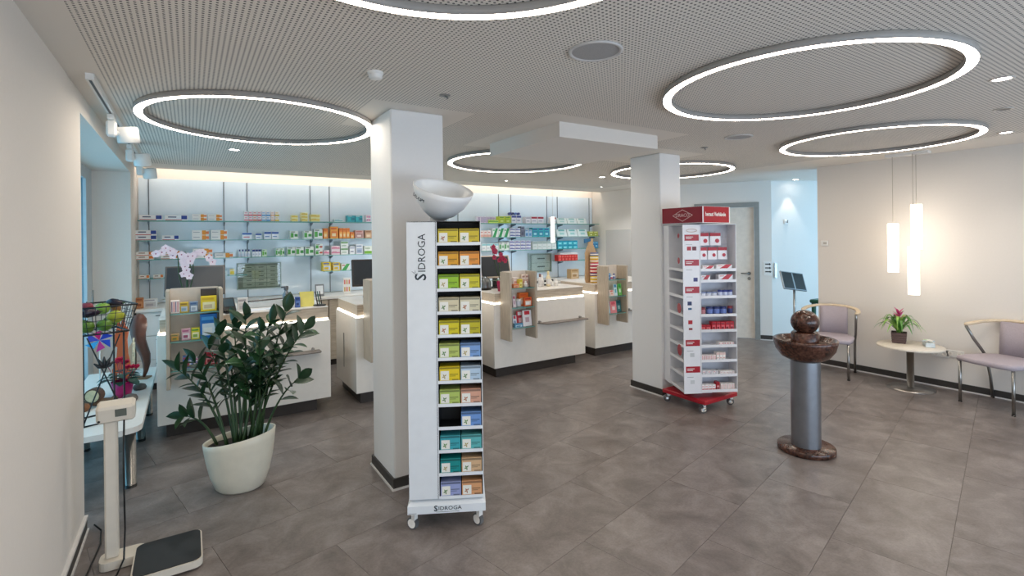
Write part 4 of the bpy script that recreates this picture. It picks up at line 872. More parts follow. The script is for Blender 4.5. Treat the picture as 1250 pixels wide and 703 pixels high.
# ---- person scale
IV = col('ded6c8', .4, var=.03)
ps = thing('person_scale', 'ivory column scale with black platform in front of the left wall', 'scale', (-.348, 3.28, 0))
MB().prism(rrect(-.05, .14, -.06, .06, .04), .004, .045).build('foot', IV, ps)
MB().cbox(-.026, .030, -.025, .025, .045, .76, .008).build('post', IV, ps)
hd = MB().cbox(-.052, .105, -.05, .04, 0, .09, .012, M=T(0, 0, .75) @ RX(.25)).build('display_head', IV, ps)
MB().box(.025, .072, -.052, -.05, .035, .075, M=T(0, 0, .75) @ RX(.25)).build('display_screen', col('6b7068', .2), hd); MB().cyl(.006, .05, .052, 8, M=T(0, 0, .75) @ RX(.25) @ T(-.04, 0, .02) @ RX(PI/2)).build('button', DARK, hd)
pf = MB().prism(rrect(.095, .392, -.29, .035, .04), .012, .048).build('platform', IV, ps); MB().prism(rrect(.102, .385, -.283, .028, .036), .048, .053).build('rubber_mat', col('1d2022', .55), pf)
MB().tube([(.060, -.045, .76), (.056, -.055, .5), (.060, -.06, .2), (.055, -.07, .05), (.03, -.12, .005), (-.03, -.22, .005), (-.10, -.10, .005), (-.075, .25, .005), (-.09, .42, .005), (-.125, .44, .04)], .0045, 6).build('power_cord', BLACK, ps)

# ================================================================== TEA RACK (carousel on castors)
def caster(parent, x, y, wheel=WHITE, zt=.10):
    c_ = MB().box(-.014, .014, -.012, .012, .055, zt).build('caster', WHITE, parent, (x, y, 0), 1.0 if x < 0 else .75); w_ = MB().cyl(.034, -.012, .012, 16, M=T(.0, .012, .034) @ RY(PI/2)).build('wheel', col('55585c', .5), c_); MB().cyl(.026, -.0135, .0135, 14, M=T(0, .012, .034) @ RY(PI/2)).build('hub', wheel, c_)
TR = math.radians(-27.5); TC = Vector((1.315, 2.795, 0))
tr = thing('tea_rack', 'tall white revolving tea rack with black compartments on castors', 'display rack', TC, TR)
RKW = col('e9eef2', .35, var=.02)
b_ = MB().add([(-.22, -.22, .10), (.22, -.22, .10), (.22, .22, .10), (-.22, .22, .10), (-.22, -.22, .145), (.22, -.22, .145), (.22, .22, .145), (-.22, .22, .145), (-.20, -.19, .168), (.20, -.19, .168), (.20, .19, .168), (-.20, .19, .168)],
              [(3, 2, 1, 0), (0, 1, 5, 4), (1, 2, 6, 5), (2, 3, 7, 6), (3, 0, 4, 7), (4, 5, 9, 8), (5, 6, 10, 9), (6, 7, 11, 10), (7, 4, 8, 11), (8, 9, 10, 11)]).build('base', RKW, tr)
for sx in (-1, 1):
    for sy in (-1, 1): caster(tr, sx*.185, sy*.185)
ZB, ZT, NC = .178, 1.752, 12; PT = (ZT-ZB)/NC
h2 = .21; mw, md = .255, .165
def module(k):
    M = RZ(k*PI/2)
    x0, x1, y0, y1 = h2-mw, h2, -h2, -h2+md
    mo = MB().box(x0, x0+.004, y0, y1, ZB, ZT, 0, M).box(x1-.004, x1, y0, y1, ZB, ZT, 0, M).box(x0, x1, y1-.004, y1, ZB, ZT, 1, M).box(x0, x1, y0, y1, ZT-.004, ZT, 1, M).box(x0+.004, x1-.004, y1-.02, y1-.004, ZB, ZT, 1, M).box(x0+.004, x0+.006, y0+.01, y1, ZB, ZT, 1, M).box(x1-.006, x1-.004, y0+.01, y1, ZB, ZT, 1, M)
    o = mo.build('rack_module', [RKW, col('121315', .5)], tr)
    for j in range(NC): MB().box(x0+.006, x1-.006, y0+.002, y1-.02, ZB+PT*j-.003 if j else ZB, ZB+PT*j+.003, 1, M).box(x0+.004, x1-.004, y0-.001, y0+.003, ZB+PT*j-.006 if j else ZB-.004, ZB+PT*j+.012, 0, M).build('shelf', [RKW, col('121315', .5)], o)
for k in range(4): module(k)
MB().box(-h2+md, h2-md, -h2+md, h2-md, .16, ZT).build('core', DARK, tr)
# lettering on the side panel and the base
LETT = col('22303a', .5)
text('IDROGA', .060, T(-h2+.086, -h2-.0008, 1.573) @ FRONT @ RZ(PI/2), LETT, tr, sx=.95); text('S', .088, T(-h2+.080, -h2-.0008, 1.437) @ FRONT @ RZ(PI/2), LETT, tr, bold=.0012)
lf = MB()
for a in (.5, -.55, 1.5): lf.add([(0, 0, 0), (.010*math.cos(a+1.2)+.006*math.cos(a), 0, .010*math.sin(a+1.2)+.006*math.sin(a)), (.026*math.cos(a+.9), 0, .026*math.sin(a+.9)), (.012*math.cos(a+.5), 0, .012*math.sin(a+.5))], [(0, 3, 2, 1)])
lf.build('leaf_emblem', LETT, tr).location = (-h2+.042, -h2-.001, 1.455)
text('IDROGA', .030, T(.018, -.2215, .1275) @ FRONT, LETT, tr, sx=1.15); text('S', .044, T(-.062, -.2215, .1275) @ FRONT, LETT, tr, sx=1.1, bold=.0008); MB().box(-.06, .07, -.2210, -.2204, .1075, .1090).build('underline', LETT, tr)
MB().box(-.215, -.17, -.2210, -.2204, .104, .107).build('fine_print', col('8a8e92', .5), tr)
# tea cartons
tea = [('d8c23a', 'd6be34'), ('e0a22c', 'e6963a'), ('96c22c', 'cfc62a'), ('d9cfae', 'd9d2b4'), ('d6c820', 'bfb41c'), ('b8c86a', '7ba2d6'), ('e6cc24', 'b9d0e4'), ('b4c868', 'd8a48c'), (None, '6e98d4'), ('3fa8b4', '62b8ba'), ('16908f', 'd8b48c'), ('9aa4d2', 'dba274')]
tn = [('straw yellow', 'honey yellow'), ('mustard orange', 'light orange'), ('lime green', 'yellow-green'), ('beige', 'cream'), ('yellow', 'olive yellow'), ('pale olive', 'blue'), ('sunny yellow', 'pale blue'), ('pale green', 'salmon'), (None, 'mid blue'), ('cyan', 'pale teal'), ('dark teal', 'tan'), ('lavender', 'apricot')]
rows = ['top', 'second', 'third', 'fourth', 'fifth', 'sixth', 'seventh', 'eighth', 'ninth', 'tenth', 'eleventh', 'bottom']
TM = T(*TC) @ RZ(TR)
def teabox(c, leafc):
    w, h, d = .114, .086, .10; mb = MB().cbox(-w/2, w/2, 0, d, 0, h, .001); e = .0006
    def q(x0, x1, z0, z1, mi): mb.quad((x0*w-w/2, -e*(1+mi*.2), z0*h), (x1*w-w/2, -e*(1+mi*.2), z0*h), (x1*w-w/2, -e*(1+mi*.2), z1*h), (x0*w-w/2, -e*(1+mi*.2), z1*h), mi)
    q(.05, .47, .12, .72, 1); q(.02, .98, .84, .97, 2)
    for k in range(4):
        a = .9+k*1.3; cx_, cz = .25*w-w/2, .36*h; r = .016
        mb.add([(cx_, -e*1.8, cz), (cx_+r*.5*math.cos(a-.5), -e*1.8, cz+r*.5*math.sin(a-.5)), (cx_+r*math.cos(a), -e*1.8, cz+r*math.sin(a)), (cx_+r*.5*math.cos(a+.5), -e*1.8, cz+r*.5*math.sin(a+.5))], [(0, 1, 2, 3)], 3)
    q(.50, .92, .46, .52, 2); q(.50, .80, .36, .40, 2); q(.62, .94, .10, .18, 2)
    me = mb.mesh('tea_carton'); cc = S(c)
    dk = '%02x%02x%02x' % tuple(int(int(c[i:i+2], 16)*.66) for i in (0, 2, 4))
    for x in (c, 'efeee6', dk, leafc): me.materials.append(col(x, .38, var=.03))
    return me
lc = ['a8602c', '5a8a3a', 'b0a060', '4a7a30']
for r_, (pair, nm) in enumerate(zip(tea, tn)):
    for s_ in (0, 1):
        if pair[s_] is None: continue
        x = h2-mw+.0685+s_*.120; z = ZB+PT*(NC-1-r_)+.0035
        p = TM @ Vector((x, -h2+.006, z))
        tag(inst('tea_carton', teabox(pair[s_], lc[(r_+s_) % 4]), None, p, TR), f'{nm[s_]} tea carton, {rows[r_]} row {"right" if s_ else "left"} in the tea rack', 'tea box', 'tea cartons in the white rack')
# bowl sign on the rack
bo = thing('bowl_sign', 'tilted white bowl-shaped sign on top of the tea rack', 'sign', TM @ Vector((-.045, -.02, ZT+.001)), TR)
MB().cyl(.045, 0, .03, 16).build('stand', col('c9ced2', .3), bo)
BMx = T(0, 0, .018) @ RX(math.radians(21)) @ RY(math.radians(12))
prof = [(.03, 0), (.05, .012), (.10, .05), (.145, .105), (.172, .165), (.180, .20), (.176, .203), (.168, .19), (.14, .115), (.09, .06), (.03, .03), (1e-4, .028)]
MB().lathe(prof, 40, M=BMx).build('bowl', col('eef0f1', .3, var=.01), bo)
# curved lettering on the bowl
for i, ch in enumerate('SIDROGA'):
    a = math.radians(-182+i*8.8); rr_ = .1665
    text(ch, .042, BMx @ RZ(a+PI/2) @ T(0, -rr_+.003, .142) @ RX(PI/2-.42), LETT, bo)

# ================================================================== DRESSING RACK (red and white carousel)
RC = Vector((4.242, 3.19, 0)); RA = math.radians(-29.2); RED = col('a81426', .35, var=.03); RED2 = col('8a1020', .35, var=.03)
rk = thing('dressing_rack', 'white revolving rack with red header and red castor base', 'display rack', RC)
MB().cbox(-.25, .25, -.25, .25, .085, .125, .006).build('base', RED, rk)
for sx in (-1, 1):
    for sy in (-1, 1): caster(rk, sx*.21, sy*.21, STEEL, .085)
RM = RZ(RA); h3 = .258; mw3, md3 = .349, .167; zb3, zt3 = .175, 1.765
zs3 = [1.65-(y-288.3)*4.71/F_ for y in (330.4, 343.9, 363.5, 385.9, 404.8, 423.7, 441.6, 459.6, 478.5)]
RW3 = col('e8e8ec', .35, var=.02)
for k in range(4):
    M = RM @ RZ(k*PI/2); x0, x1, y0, y1 = h3-mw3, h3, -h3, -h3+md3
    o = MB().box(x0, x0+.005, y0, y1, zb3, zt3, 0, M).box(x1-.005, x1, y0, y1, zb3, zt3, 0, M).box(x0, x1, y1-.005, y1, zb3, zt3, 1, M).box(x0, x1, y0, y1, zt3-.005, zt3, 0, M).build('rack_module', [RW3, col('cfd0d8', .45)], rk)
    for z in (zs3 if k in (0, 3) else zs3[::2]): MB().box(x0+.005, x1-.005, y0+.002, y1-.005, z-.004, z, 0, M).box(x0+.005, x1-.005, y0, y0+.004, z-.006, z+.020, 0, M).build('shelf', RW3, o)
    if k == 0:
        for i in range(5): MB().box(x0+.01, x1-.01, y1-.012, y1-.005, 1.36+.07*i, 1.364+.07*i, 0, M).build('peg_bar', col('b8bac4', .4), o)
MB().box(-h3+md3, h3-md3, -h3+md3, h3-md3, .125, zt3, M=RM).build('core', RW3, rk)
# printed column panel (left of the shelves)
PM = RM @ T(-h3, -h3, 0)
def pq(x0, x1, z0, z1, mt, nm, off=.0012): return MB().box(x0, x1, -off, 0, z0, z1, M=PM).build(nm, mt, rk)
def zy(y): return 1.65-(y-288.3)*4.71/F_
for y0, y1 in ((286, 293.5), (316.5, 324), (349.5, 357.5), (414.5, 422), (447, 454.5)):
    pq(.018, .155, zy(y1), zy(y0), RED, 'printed_header'); z = (zy(y0)+zy(y1))/2
    pq(.03, .10, z+.004, z+.010, WHITE, 'print_line', .0016); pq(.03, .085, z-.010, z-.004, WHITE, 'print_line', .0016)
for y, c, dx in ((303, 'b01828', .04), (303, '6a1420', .09), (341, '3a3a78', .10), (370, '1a2a5a', .04), (375.5, '2a5a80', .045), (393, 'b01020', .045), (400, '8a1020', .05), (433, 'c8cacc', .06), (466, 'cdd0d2', .06)):
    pq(dx, dx+(.04 if y not in (375.5, 400) else .035), zy(y)-.018, zy(y)+.018 if y not in (375.5, 400) else zy(y)-.0, col(c, .4), 'printed_picture')
for y in (298, 329, 362, 428, 460): pq(.03, .09, zy(y)-.002, zy(y)+.002, col('9a9aa0', .5), 'print_line')
pts = [(.085+.05*math.cos(2*PI*i/20), -.003, zy(281)+.014*math.sin(2*PI*i/20)) for i in range(20)]
MB().tube(pts, .0025, 4, M=PM, closed=True).build('oval_emblem', col('c8a898', .4), rk)
# red ovals on the side leaflets
for y, s in ((282, .4), (313, .5), (372, .8), (424, .9)):
    MB().lathe([(1e-4, 0), (.06*s, 0)], 16, M=RM @ T(-h3-.001, -.16, zy(y)-.04) @ RY(-PI/2)).build('printed_oval', RED, rk)
# header box
hz0, hz1 = 1.775, 1.932; hx0, hx1, hy0, hy1 = -.235, .185, -.232, .24
MB().box(-.03, .03, -.03, .03, 1.765, hz0).build('header_post', RW3, rk)
hd = MB().box(hx0, hx1, hy0, hy1, hz0, hz1).build('header', RW3, rk)
MB().box(hx0-.002, hx0, hy0+.0, hy1-.004, hz0+.006, hz1-.002).build('header_face', RED2, hd); MB().box(hx0+.018, hx1-.016, hy0-.002, hy0, hz0+.006, hz1-.002).build('header_face', RED, hd)
LM = T(hx0-.003, .0-.01, (hz0+hz1)/2) @ RZ(-PI/2) @ FRONT
zc_ = (hz0+hz1)/2
dm_ = [(-.115, 0), (0, .055), (.115, 0), (0, -.055)]
mb = MB()
for i in range(4):
    (a0, b0), (a1, b1) = dm_[i], dm_[(i+1) % 4]; mb.tube([(hx0-.003, -.01-a0, zc_+b0), (hx0-.003, -.01-a1, zc_+b1)], .0028, 4)
mb.build('diamond_emblem', col('e8c8c4', .4), hd)
text('DRACO', .046, LM, col('e8c8c4', .4), hd)
text('heraut Verbände', .052, T((hx0+hx1)/2-.015, hy0-.003, zc_+.004) @ FRONT, WHITE, hd, sx=.88, bold=.0015)
# goods in the rack
RMW = T(*RC) @ RM
def rput(x0, x1, z, h, n, st, desc, name='dressing_pack', cat='pack', d=.06, y=-.235, gap=.93):
    X0 = h3-mw3+.008; Wd = mw3-.016; w = (x1-x0)*Wd/n
    me = prod_mesh(w*gap, h, d, st)
    for i in range(n):
        p = RMW @ Vector((X0+x0*Wd+w*(i+.5), y, z+.0006)); pos = '' if n == 1 else ', '+(ORD[i] if i < n-1 else 'rightmost')
        put(name, desc+pos, cat, st, w, h, d, p, RA, desc, me)
BAG = ('pack', 'f4f2f4', 'c01a2c', 'c4303c')
def bag(x0, x1, z, h, y, desc, n):
    Wd = mw3-.016; w = (x1-x0)*Wd/n; X0 = h3-mw3+.008+x0*Wd
    for i in range(n):
        o = thing('dressing_bag', desc+', '+(ORD[i] if i < n-1 else 'rightmost'), 'pack', RMW @ Vector((X0+w*(i+.5), y, z)), RA, desc); k = w*.46
        MB().add([(-k, 0, 0), (k, 0, 0), (k*.96, .004, h*.74), (-k*.96, .004, h*.74), (-k, .022, 0), (k, .022, 0), (k*.96, .012, h*.74), (-k*.96, .012, h*.74)], [(0, 1, 2, 3), (5, 4, 7, 6), (1, 5, 6, 2), (4, 0, 3, 7), (3, 2, 6, 7), (4, 5, 1, 0)]).build('pouch', col('f2f0f4', .3), o)
        MB().box(-k*.96, k*.96, .002, .014, h*.74, h).build('header_card', col('b01428', .4), o)
        MB().lathe([(1e-4, 0), (k*.38, 0)], 12, M=T(k*.3, -.002, h*.36) @ RX(PI/2)).build('round_print', col('b82838', .4), o)
        MB().box(-.002, .002, .004, .012, h, h+.018).build('hanger', col('b8bac4', .3), o)
bag(.02, .72, zy(299.5), .118, -.175, 'white pouch with red header card on the upper peg', 2)
bag(.0, .88, zy(317), .115, -.185, 'white pouch with red header card on the lower peg', 3)
rput(.06, .42, zs3[0], .045, 1, ('slant', 'f2eeee', 'c8303c', 'e0a0a0'), 'small white and red carton on the shelf under the pouches'); rput(.46, .95, zs3[0], .055, 1, ('slant', 'f2eeee', 'c02030', 'e0a0a0'), 'wide white and red carton on the shelf under the pouches')
rput(.02, .30, zs3[1], .06, 1, ('slant', 'eceaee', 'b02030', 'd0a0a0'), 'white and red carton at left, second shelf of the red rack'); rput(.52, .97, zs3[1], .065, 1, ('slant', 'eceaee', 'b81c2c', 'd0a0a0'), 'wide white and red carton at right, second shelf of the red rack')
rput(.02, .52, zs3[2], .05, 3, ('tin', '8a9ac0', 'dfe3ee', '3a4a90'), 'pale blue bandage roll on red rack\'s third shelf', 'bandage_roll', 'roll'); rput(.53, .97, zs3[2], .065, 3, ('tin', '34448e', 'c8d0e8', '28346c'), 'navy bandage roll on red rack\'s third shelf', 'bandage_roll', 'roll')
rput(.02, .17, zs3[3], .075, 1, ('tin', '7a2838', 'c08088', '502028'), 'maroon roll at left on red rack\'s fourth shelf', 'bandage_roll', 'roll'); rput(.20, .80, zs3[3], .08, 3, ('tin', '24346e', '6a80c0', '1a2450'), 'dark blue tub on red rack\'s fourth shelf', 'tub', 'tub', .07); rput(.82, .97, zs3[3], .085, 1, ('tin', '80303c', '303a70', '502028'), 'dark red tub at right on red rack\'s fourth shelf', 'tub', 'tub')
rput(.0, .30, zs3[4], .055, 2, ('photo', 'c22030', 'e88080', '901020'), 'low red carton on red rack\'s fifth shelf'); rput(.32, .98, zs3[4], .085, 5, ('photo', 'c01c2c', 'e06068', '8a1020'), 'tall red carton on red rack\'s fifth shelf')
rput(.52, .98, zs3[5], .035, 3, ('dots', 'f4eeec', 'cc4a50', 'f0d0d0'), 'small white carton with red spots on red rack\'s sixth shelf')
rput(.0, .44, zs3[6], .055, 4, ('stripe', 'f2e6e4', 'c83a44', 'ecd8d6'), 'white and red striped carton on red rack\'s seventh shelf'); rput(.45, .72, zs3[6], .08, 3, ('top', 'f2ece8', 'e8c8c0', 'd8a8a0'), 'slim cream carton on red rack\'s seventh shelf')
rput(.04, .5, zs3[7], .045, 3, ('slant', 'ece9ea', 'c9c4c8', 'd89098'), 'pale grey packet on red rack\'s eighth shelf'); rput(.55, .98, zs3[7], .04, 5, ('bottom', 'f3efec', 'd88a88', 'e8c8c4'), 'small white and pink carton on red rack\'s eighth shelf')
rput(.0, .42, zs3[8], .06, 4, ('bottom', 'f1eceb', 'c84a50', 'e0b0b0'), 'white carton with red base on red rack\'s lowest shelf'); rput(.44, .54, zs3[8], .08, 1, ('photo', 'b81c2c', 'e0a0a0', '8a1020'), 'single red carton on red rack\'s lowest shelf'); rput(.56, .98, zs3[8], .065, 4, ('stripe', 'f4eeea', 'e8a8a0', 'f0dcd8'), 'white and rose carton on red rack\'s lowest shelf')

# ================================================================== WAITING CORNER
LILAC = col('b2a8b0', .85, var=.06, scale=120)
def chair(loc, rz, label):
    """faces local -Y"""
    o = thing('visitor_chair', label, 'chair', loc, rz, 'visitor chairs')
    sw = [(-.235, -.235), (-.12, -.262), (0, -.268), (.12, -.262), (.235, -.235), (.25, -.10), (.235, .08), (.17, .20), (.08, .235), (-.08, .235), (-.17, .20), (-.235, .08), (-.25, -.10)]
    mb = MB(); n_ = len(sw); vs = []
    for z, k in ((.405, .93), (.412, .985), (.43, 1.0), (.448, .985), (.456, .92)): vs += [(x*k, y*k, z+(.012 if y < -.2 else 0)*0) for x, y in sw]
    fs = []
    for j in range(4):
        for i in range(n_): fs.append((j*n_+i, j*n_+(i+1) % n_, (j+1)*n_+(i+1) % n_, (j+1)*n_+i))
    fs += [tuple(range(n_-1, -1, -1)), tuple(4*n_+i for i in range(n_))]
    mb.add(vs, fs, 0, True).build('seat', LILAC, o)
    for s in (-1, 1):
        l_ = MB().tube([(s*.215, -.215, .012), (s*.215, -.215, .41)], .0135, 10).build('leg', STEEL, o); MB().cyl(.015, 0, .014, 10, M=T(s*.215, -.215, 0)).build('glide', BLACK, l_)
        l_ = MB().tube([(s*.215, .225, .012), (s*.218, .20, .22), (s*.225, .165, .40), (s*.238, .13, .47), (s*.255, .03, .60), (s*.268, -.045, .725)], .0135, 10).build('leg', STEEL, o); MB().cyl(.015, 0, .014, 10, M=T(s*.215, .226, 0)).build('glide', BLACK, l_)
    # beech rail: a horseshoe from arm tip round the back
    pts = []
    for i in range(25):
        a = math.radians(-15+(210)*i/24); pts.append((.285*math.cos(a)*(1.0 if abs(math.cos(a)) < .9 else .98), .02+.265*math.sin(a), .742+.045*max(0, math.sin(a))))
    mb = MB(); vs = []; fs = []
    for i, p in enumerate(pts):
        a = pts[max(0, i-1)]; b = pts[min(len(pts)-1, i+1)]; t = Vector((b[0]-a[0], b[1]-a[1], 0)).normalized(); nn = Vector((t.y, -t.x, 0)); k = .021 if 0 < i < 24 else .013
        for u, v in ((-1, -.7), (1, -.7), (1.1, 0), (1, .7), (-1, .7), (-1.1, 0)): vs.append((p[0]+nn.x*u*k, p[1]+nn.y*u*k, p[2]+v*.017))
    for i in range(24):
        for j in range(6): fs.append((i*6+j, i*6+(j+1) % 6, (i+1)*6+(j+1) % 6, (i+1)*6+j))
    fs += [tuple(range(5, -1, -1)), tuple(24*6+j for j in range(6))]
    mb.add(vs, fs, 0, True).build('arm_rail', BEECH, o)
    # padded back, slightly curved
    vs = []; fs = []; nx = 6
    for off in (0, .026):
        for j in range(3):
            for i in range(nx+1):
                u = -1+2*i/nx; vs.append((u*(.145-.012*j*0), .243-.03*(1-math.cos(u*.8))*2+off-.012*(2-j), .445+.165*j))
    m_ = 3*(nx+1)
    for j in range(2):
        for i in range(nx): a = j*(nx+1)+i; fs += [(a, a+1, a+nx+2, a+nx+1), (m_+a+1, m_+a, m_+a+nx+1, m_+a+nx+2)]
    for i in range(nx): fs += [(i+1, i, m_+i, m_+i+1), (2*(nx+1)+i, 2*(nx+1)+i+1, m_+2*(nx+1)+i+1, m_+2*(nx+1)+i)]
    for j in range(2): a = j*(nx+1); b = a+nx; fs += [(a, a+nx+1, m_+a+nx+1, m_+a), (b+nx+1, b, m_+b, m_+b+nx+1)]
    MB().add(vs, fs, 0, True).build('backrest', LILAC, o)
    return o
# facing directions follow the feet read off the floor
chair((6.49, 1.50, 0), -PI/2+math.radians(-18), 'lilac-grey padded chair with beech arm rail at the right edge')
chair((6.41, 2.985, 0), -PI/2+math.radians(15), 'lilac-grey padded chair partly behind the stone fountain')
# round coffee table
ct = thing('coffee_table', 'small round beech-edged coffee table with steel foot', 'table', (6.47, 2.215, 0))
MB().lathe([(1e-4, 0), (.21, 0), (.212, .006), (.10, .012), (.032, .018)], 40).build('foot_plate', col('a8a4a0', .3, .9), ct); MB().cyl(.033, .014, .44, 20).build('column', col('9a9894', .3, .9), ct)
MB().lathe([(.292, .442), (.295, .452), (.290, .463), (1e-4, .463)], 48).lathe([(1e-4, .44), (.28, .44), (.292, .442)], 48, 1).build('tabletop', [wood('pale_oak', 'd9cfc0', 'e6ded0', (1, 9, 1)), BEECH], ct)
# bromeliad in a square pot
br = thing('bromeliad', 'pink bromeliad in a dark ribbed pot on the coffee table', 'plant', (6.53, 2.335, .4635), .3)
MB().add([(-.058, -.058, 0), (.058, -.058, 0), (.058, .058, 0), (-.058, .058, 0), (-.068, -.068, .115), (.068, -.068, .115), (.068, .068, .115), (-.068, .068, .115)], [(3, 2, 1, 0), (0, 1, 5, 4), (1, 2, 6, 5), (2, 3, 7, 6), (3, 0, 4, 7)]).build('pot', col('5a4644', .5, var=.25, scale=60), br)
for z in (.02, .045, .07, .095): k = .060+.008*z/.1; MB().tube([(-k, -k, z), (k, -k, z), (k, k, z), (-k, k, z)], .003, 5, closed=True).build('rib', col('6e5654', .5), br)
MB().box(-.06, .06, -.06, .06, .09, .105).build('soil', SOIL, br)
def blade(l, w, arch, mt):
    vs = []; fs = []; n = 8
    for i in range(n+1):
        t = i/n; x = l*t*(1-.12*t); z = arch*(1.9*t-1.75*t*t)*l; ww = w*(1-t**2.2)+.001
        vs += [(x, -ww, z+ww*.4), (x, 0, z), (x, ww, z+ww*.4)]
    for i in range(n): b = 3*i; fs += [(b, b+3, b+4, b+1), (b+1, b+4, b+5, b+2)]
    me = MB().add(vs, fs, 0, True).mesh('leaf'); me.materials.append(mt); return me
G1, G2 = col('4f8a34', .35, var=.2), col('86b450', .35, var=.2)
for k in range(22):
    a = k*2.4; bl = blade((.27, .25, .19)[k % 3], .018, (.8, 1.2, 2.0)[k % 3], (G1, G2)[k % 2]); inst('leaf', bl, br, (0, 0, .10), a)
fk = leaf_mesh(.085, .017, col('d44a88', .4, var=.15), .3, .1)
for k in range(12): a = k*2.4; place('bract', fk, br, (0, 0, .25+.006*k), (math.cos(a), math.sin(a), .45+.13*k))
MB().tube([(0, 0, .1), (0, 0, .30)], .012, 8).build('flower_stem', col('7a9a4a', .5), br)
o = thing('tissue_box', 'small flowery tissue decoration on the coffee table', 'decoration', (6.55, 2.08, .4635), .5)
MB().cbox(-.075, .075, -.04, .04, 0, .045, .006).build('box', col('d8e2e6', .5, var=.1), o)
for k, c in enumerate(('f0efe8', 'cfe0ec', 'e8e4d0', 'b8d4e8', 'f4f2ee', 'd8e8c8')):
    place('petal', leaf_mesh(.065, .036, col(c, .6), .3, .3), o, ((k-2.5)*.018, 0, .04), (math.cos(k*1.3), math.sin(k*1.3), .55))
# wall sockets and thermostat
for i, (px, py, lb) in enumerate(((1148, 431, 'white double socket behind the coffee table, left one'), (1166, 432, 'white double socket behind the coffee table, right one'))):
    p = PX(px, py, 6.8); o = thing('wall_socket', lb, 'socket', (6.799, p.y, p.z)); MB().cbox(-.008, 0, -.075, .075, -.038, .038, .003).build('plate', WHITE, o)
    for s in (-.037, .037): MB().cyl(.022, 0, .003, 14, M=T(-.008, s, 0) @ RY(-PI/2)).build('insert', col('d0ccc6', .5), o)
p = PX(1007, 297, 6.8); o = thing('thermostat', 'small white thermostat on the waiting-corner wall', 'thermostat', (6.799, p.y, p.z)); MB().cbox(-.02, 0, -.04, .04, -.035, .035, .004).build('case', WHITE, o); MB().box(-.022, -.02, -.03, .01, -.01, .015).build('display', col('b8b4ac', .4), o)
# ---- stone fountain
fo = thing('stone_fountain', 'brown granite ball fountain in a bowl on a grey metal column', 'fountain', (3.975, 2.03, 0)); GR = granite()
MB().lathe([(1e-4, 0), (.190, 0), (.198, .006), (.198, .036), (.192, .042), (1e-4, .042)], 48).build('base_disc', GR, fo)
MB().lathe([(.102, .042), (.102, .69)], 40).build('column', col('8d9096', .35, .85), fo)
MB().lathe([(1e-4, .69), (.105, .69), (.165, .722), (.203, .775), (.218, .83), (.221, .852), (.212, .858), (.196, .850), (.165, .815), (.12, .80), (1e-4, .80)], 56).build('bowl', GR, fo)
MB().lathe([(1e-4, .822), (.172, .822)], 40).build('water', col('6a5a52', .03, spec=.9), fo)
MB().lathe([(.096, .80), (.096, .898), (.089, .907), (1e-4, .907)], 40).build('plinth', GR, fo)
MB().ball((0, 0, .984), .098, 40, sz=.93).build('granite_ball', GR, fo)
# ---- dual tablet stand at the corridor mouth
sp_ = PZ(972, 420, 0); DS = Vector((6.98, 3.70, 0))
ds = thing('screen_stand', 'silver pole stand with two black tilted panels at the corridor', 'stand', DS, math.radians(-25))
MB().lathe([(1e-4, 0), (.11, 0), (.11, .012), (1e-4, .014)], 28).build('foot', STEEL, ds); MB().tube([(0, 0, .012), (0, 0, .93)], .016, 10).build('pole', STEEL, ds)
Mx = T(0, -.02, .90) @ RY(math.radians(8)) @ RX(-.5)
f_ = MB().cbox(-.175, .175, -.012, .012, 0, .27, .005, M=Mx).build('frame', col('8d9092', .3, .7), ds)
for s in (-1, 1): MB().box(s*.085-.075, s*.085+.075, -.0135, -.012, .015, .255, M=Mx).build('panel', col('0f1112', .25), f_)
# green stool behind the wall corner
gs = thing('green_stool', 'dark green stool peeking out behind the waiting-corner wall', 'stool', (7.32, 3.42, 0)); GRN = col('1f5a48', .4)
MB().cbox(-.17, .17, -.17, .17, .72, .77, .012).build('seat', GRN, gs)
for sx in (-1, 1):
    for sy in (-1, 1): MB().box(sx*.13-.02, sx*.13+.02, sy*.13-.02, sy*.13+.02, 0, .72).build('leg', GRN, gs)
# corridor wall bits
q = BM.inverted() @ PL(959, 271, (B0.x, B0.y, 0), (bn.x, bn.y, 0))
o = thing('wall_hook', 'small white fixture on the cool corridor wall under the downlight', 'fixture', BM @ Vector((q.x, -.001, q.z)), math.atan2(bd.y, bd.x)); MB().cbox(-.03, .03, -.02, 0, -.035, .035, .005).build('plate', WHITE, o); MB().tube([(0, -.02, .0), (0, -.05, -.01), (0, -.055, .03)], .008, 8).build('hook', STEEL, o)
q = BM.inverted() @ PL(946, 330, (B0.x, B0.y, 0), (bn.x, bn.y, 0))
o = thing('bar_handle', 'vertical silver bar handle on the corridor wall edge', 'handle', BM @ Vector((max(.05, q.x), -.001, q.z)), math.atan2(bd.y, bd.x)); MB().cbox(-.02, .02, -.03, -.015, -.12, .12, .004).build('bar', col('d8dce0', .25, .3), o); MB().box(-.01, .01, -.015, 0, -.1, -.07).box(-.01, .01, -.015, 0, .07, .1).build('mount', STEEL, o)

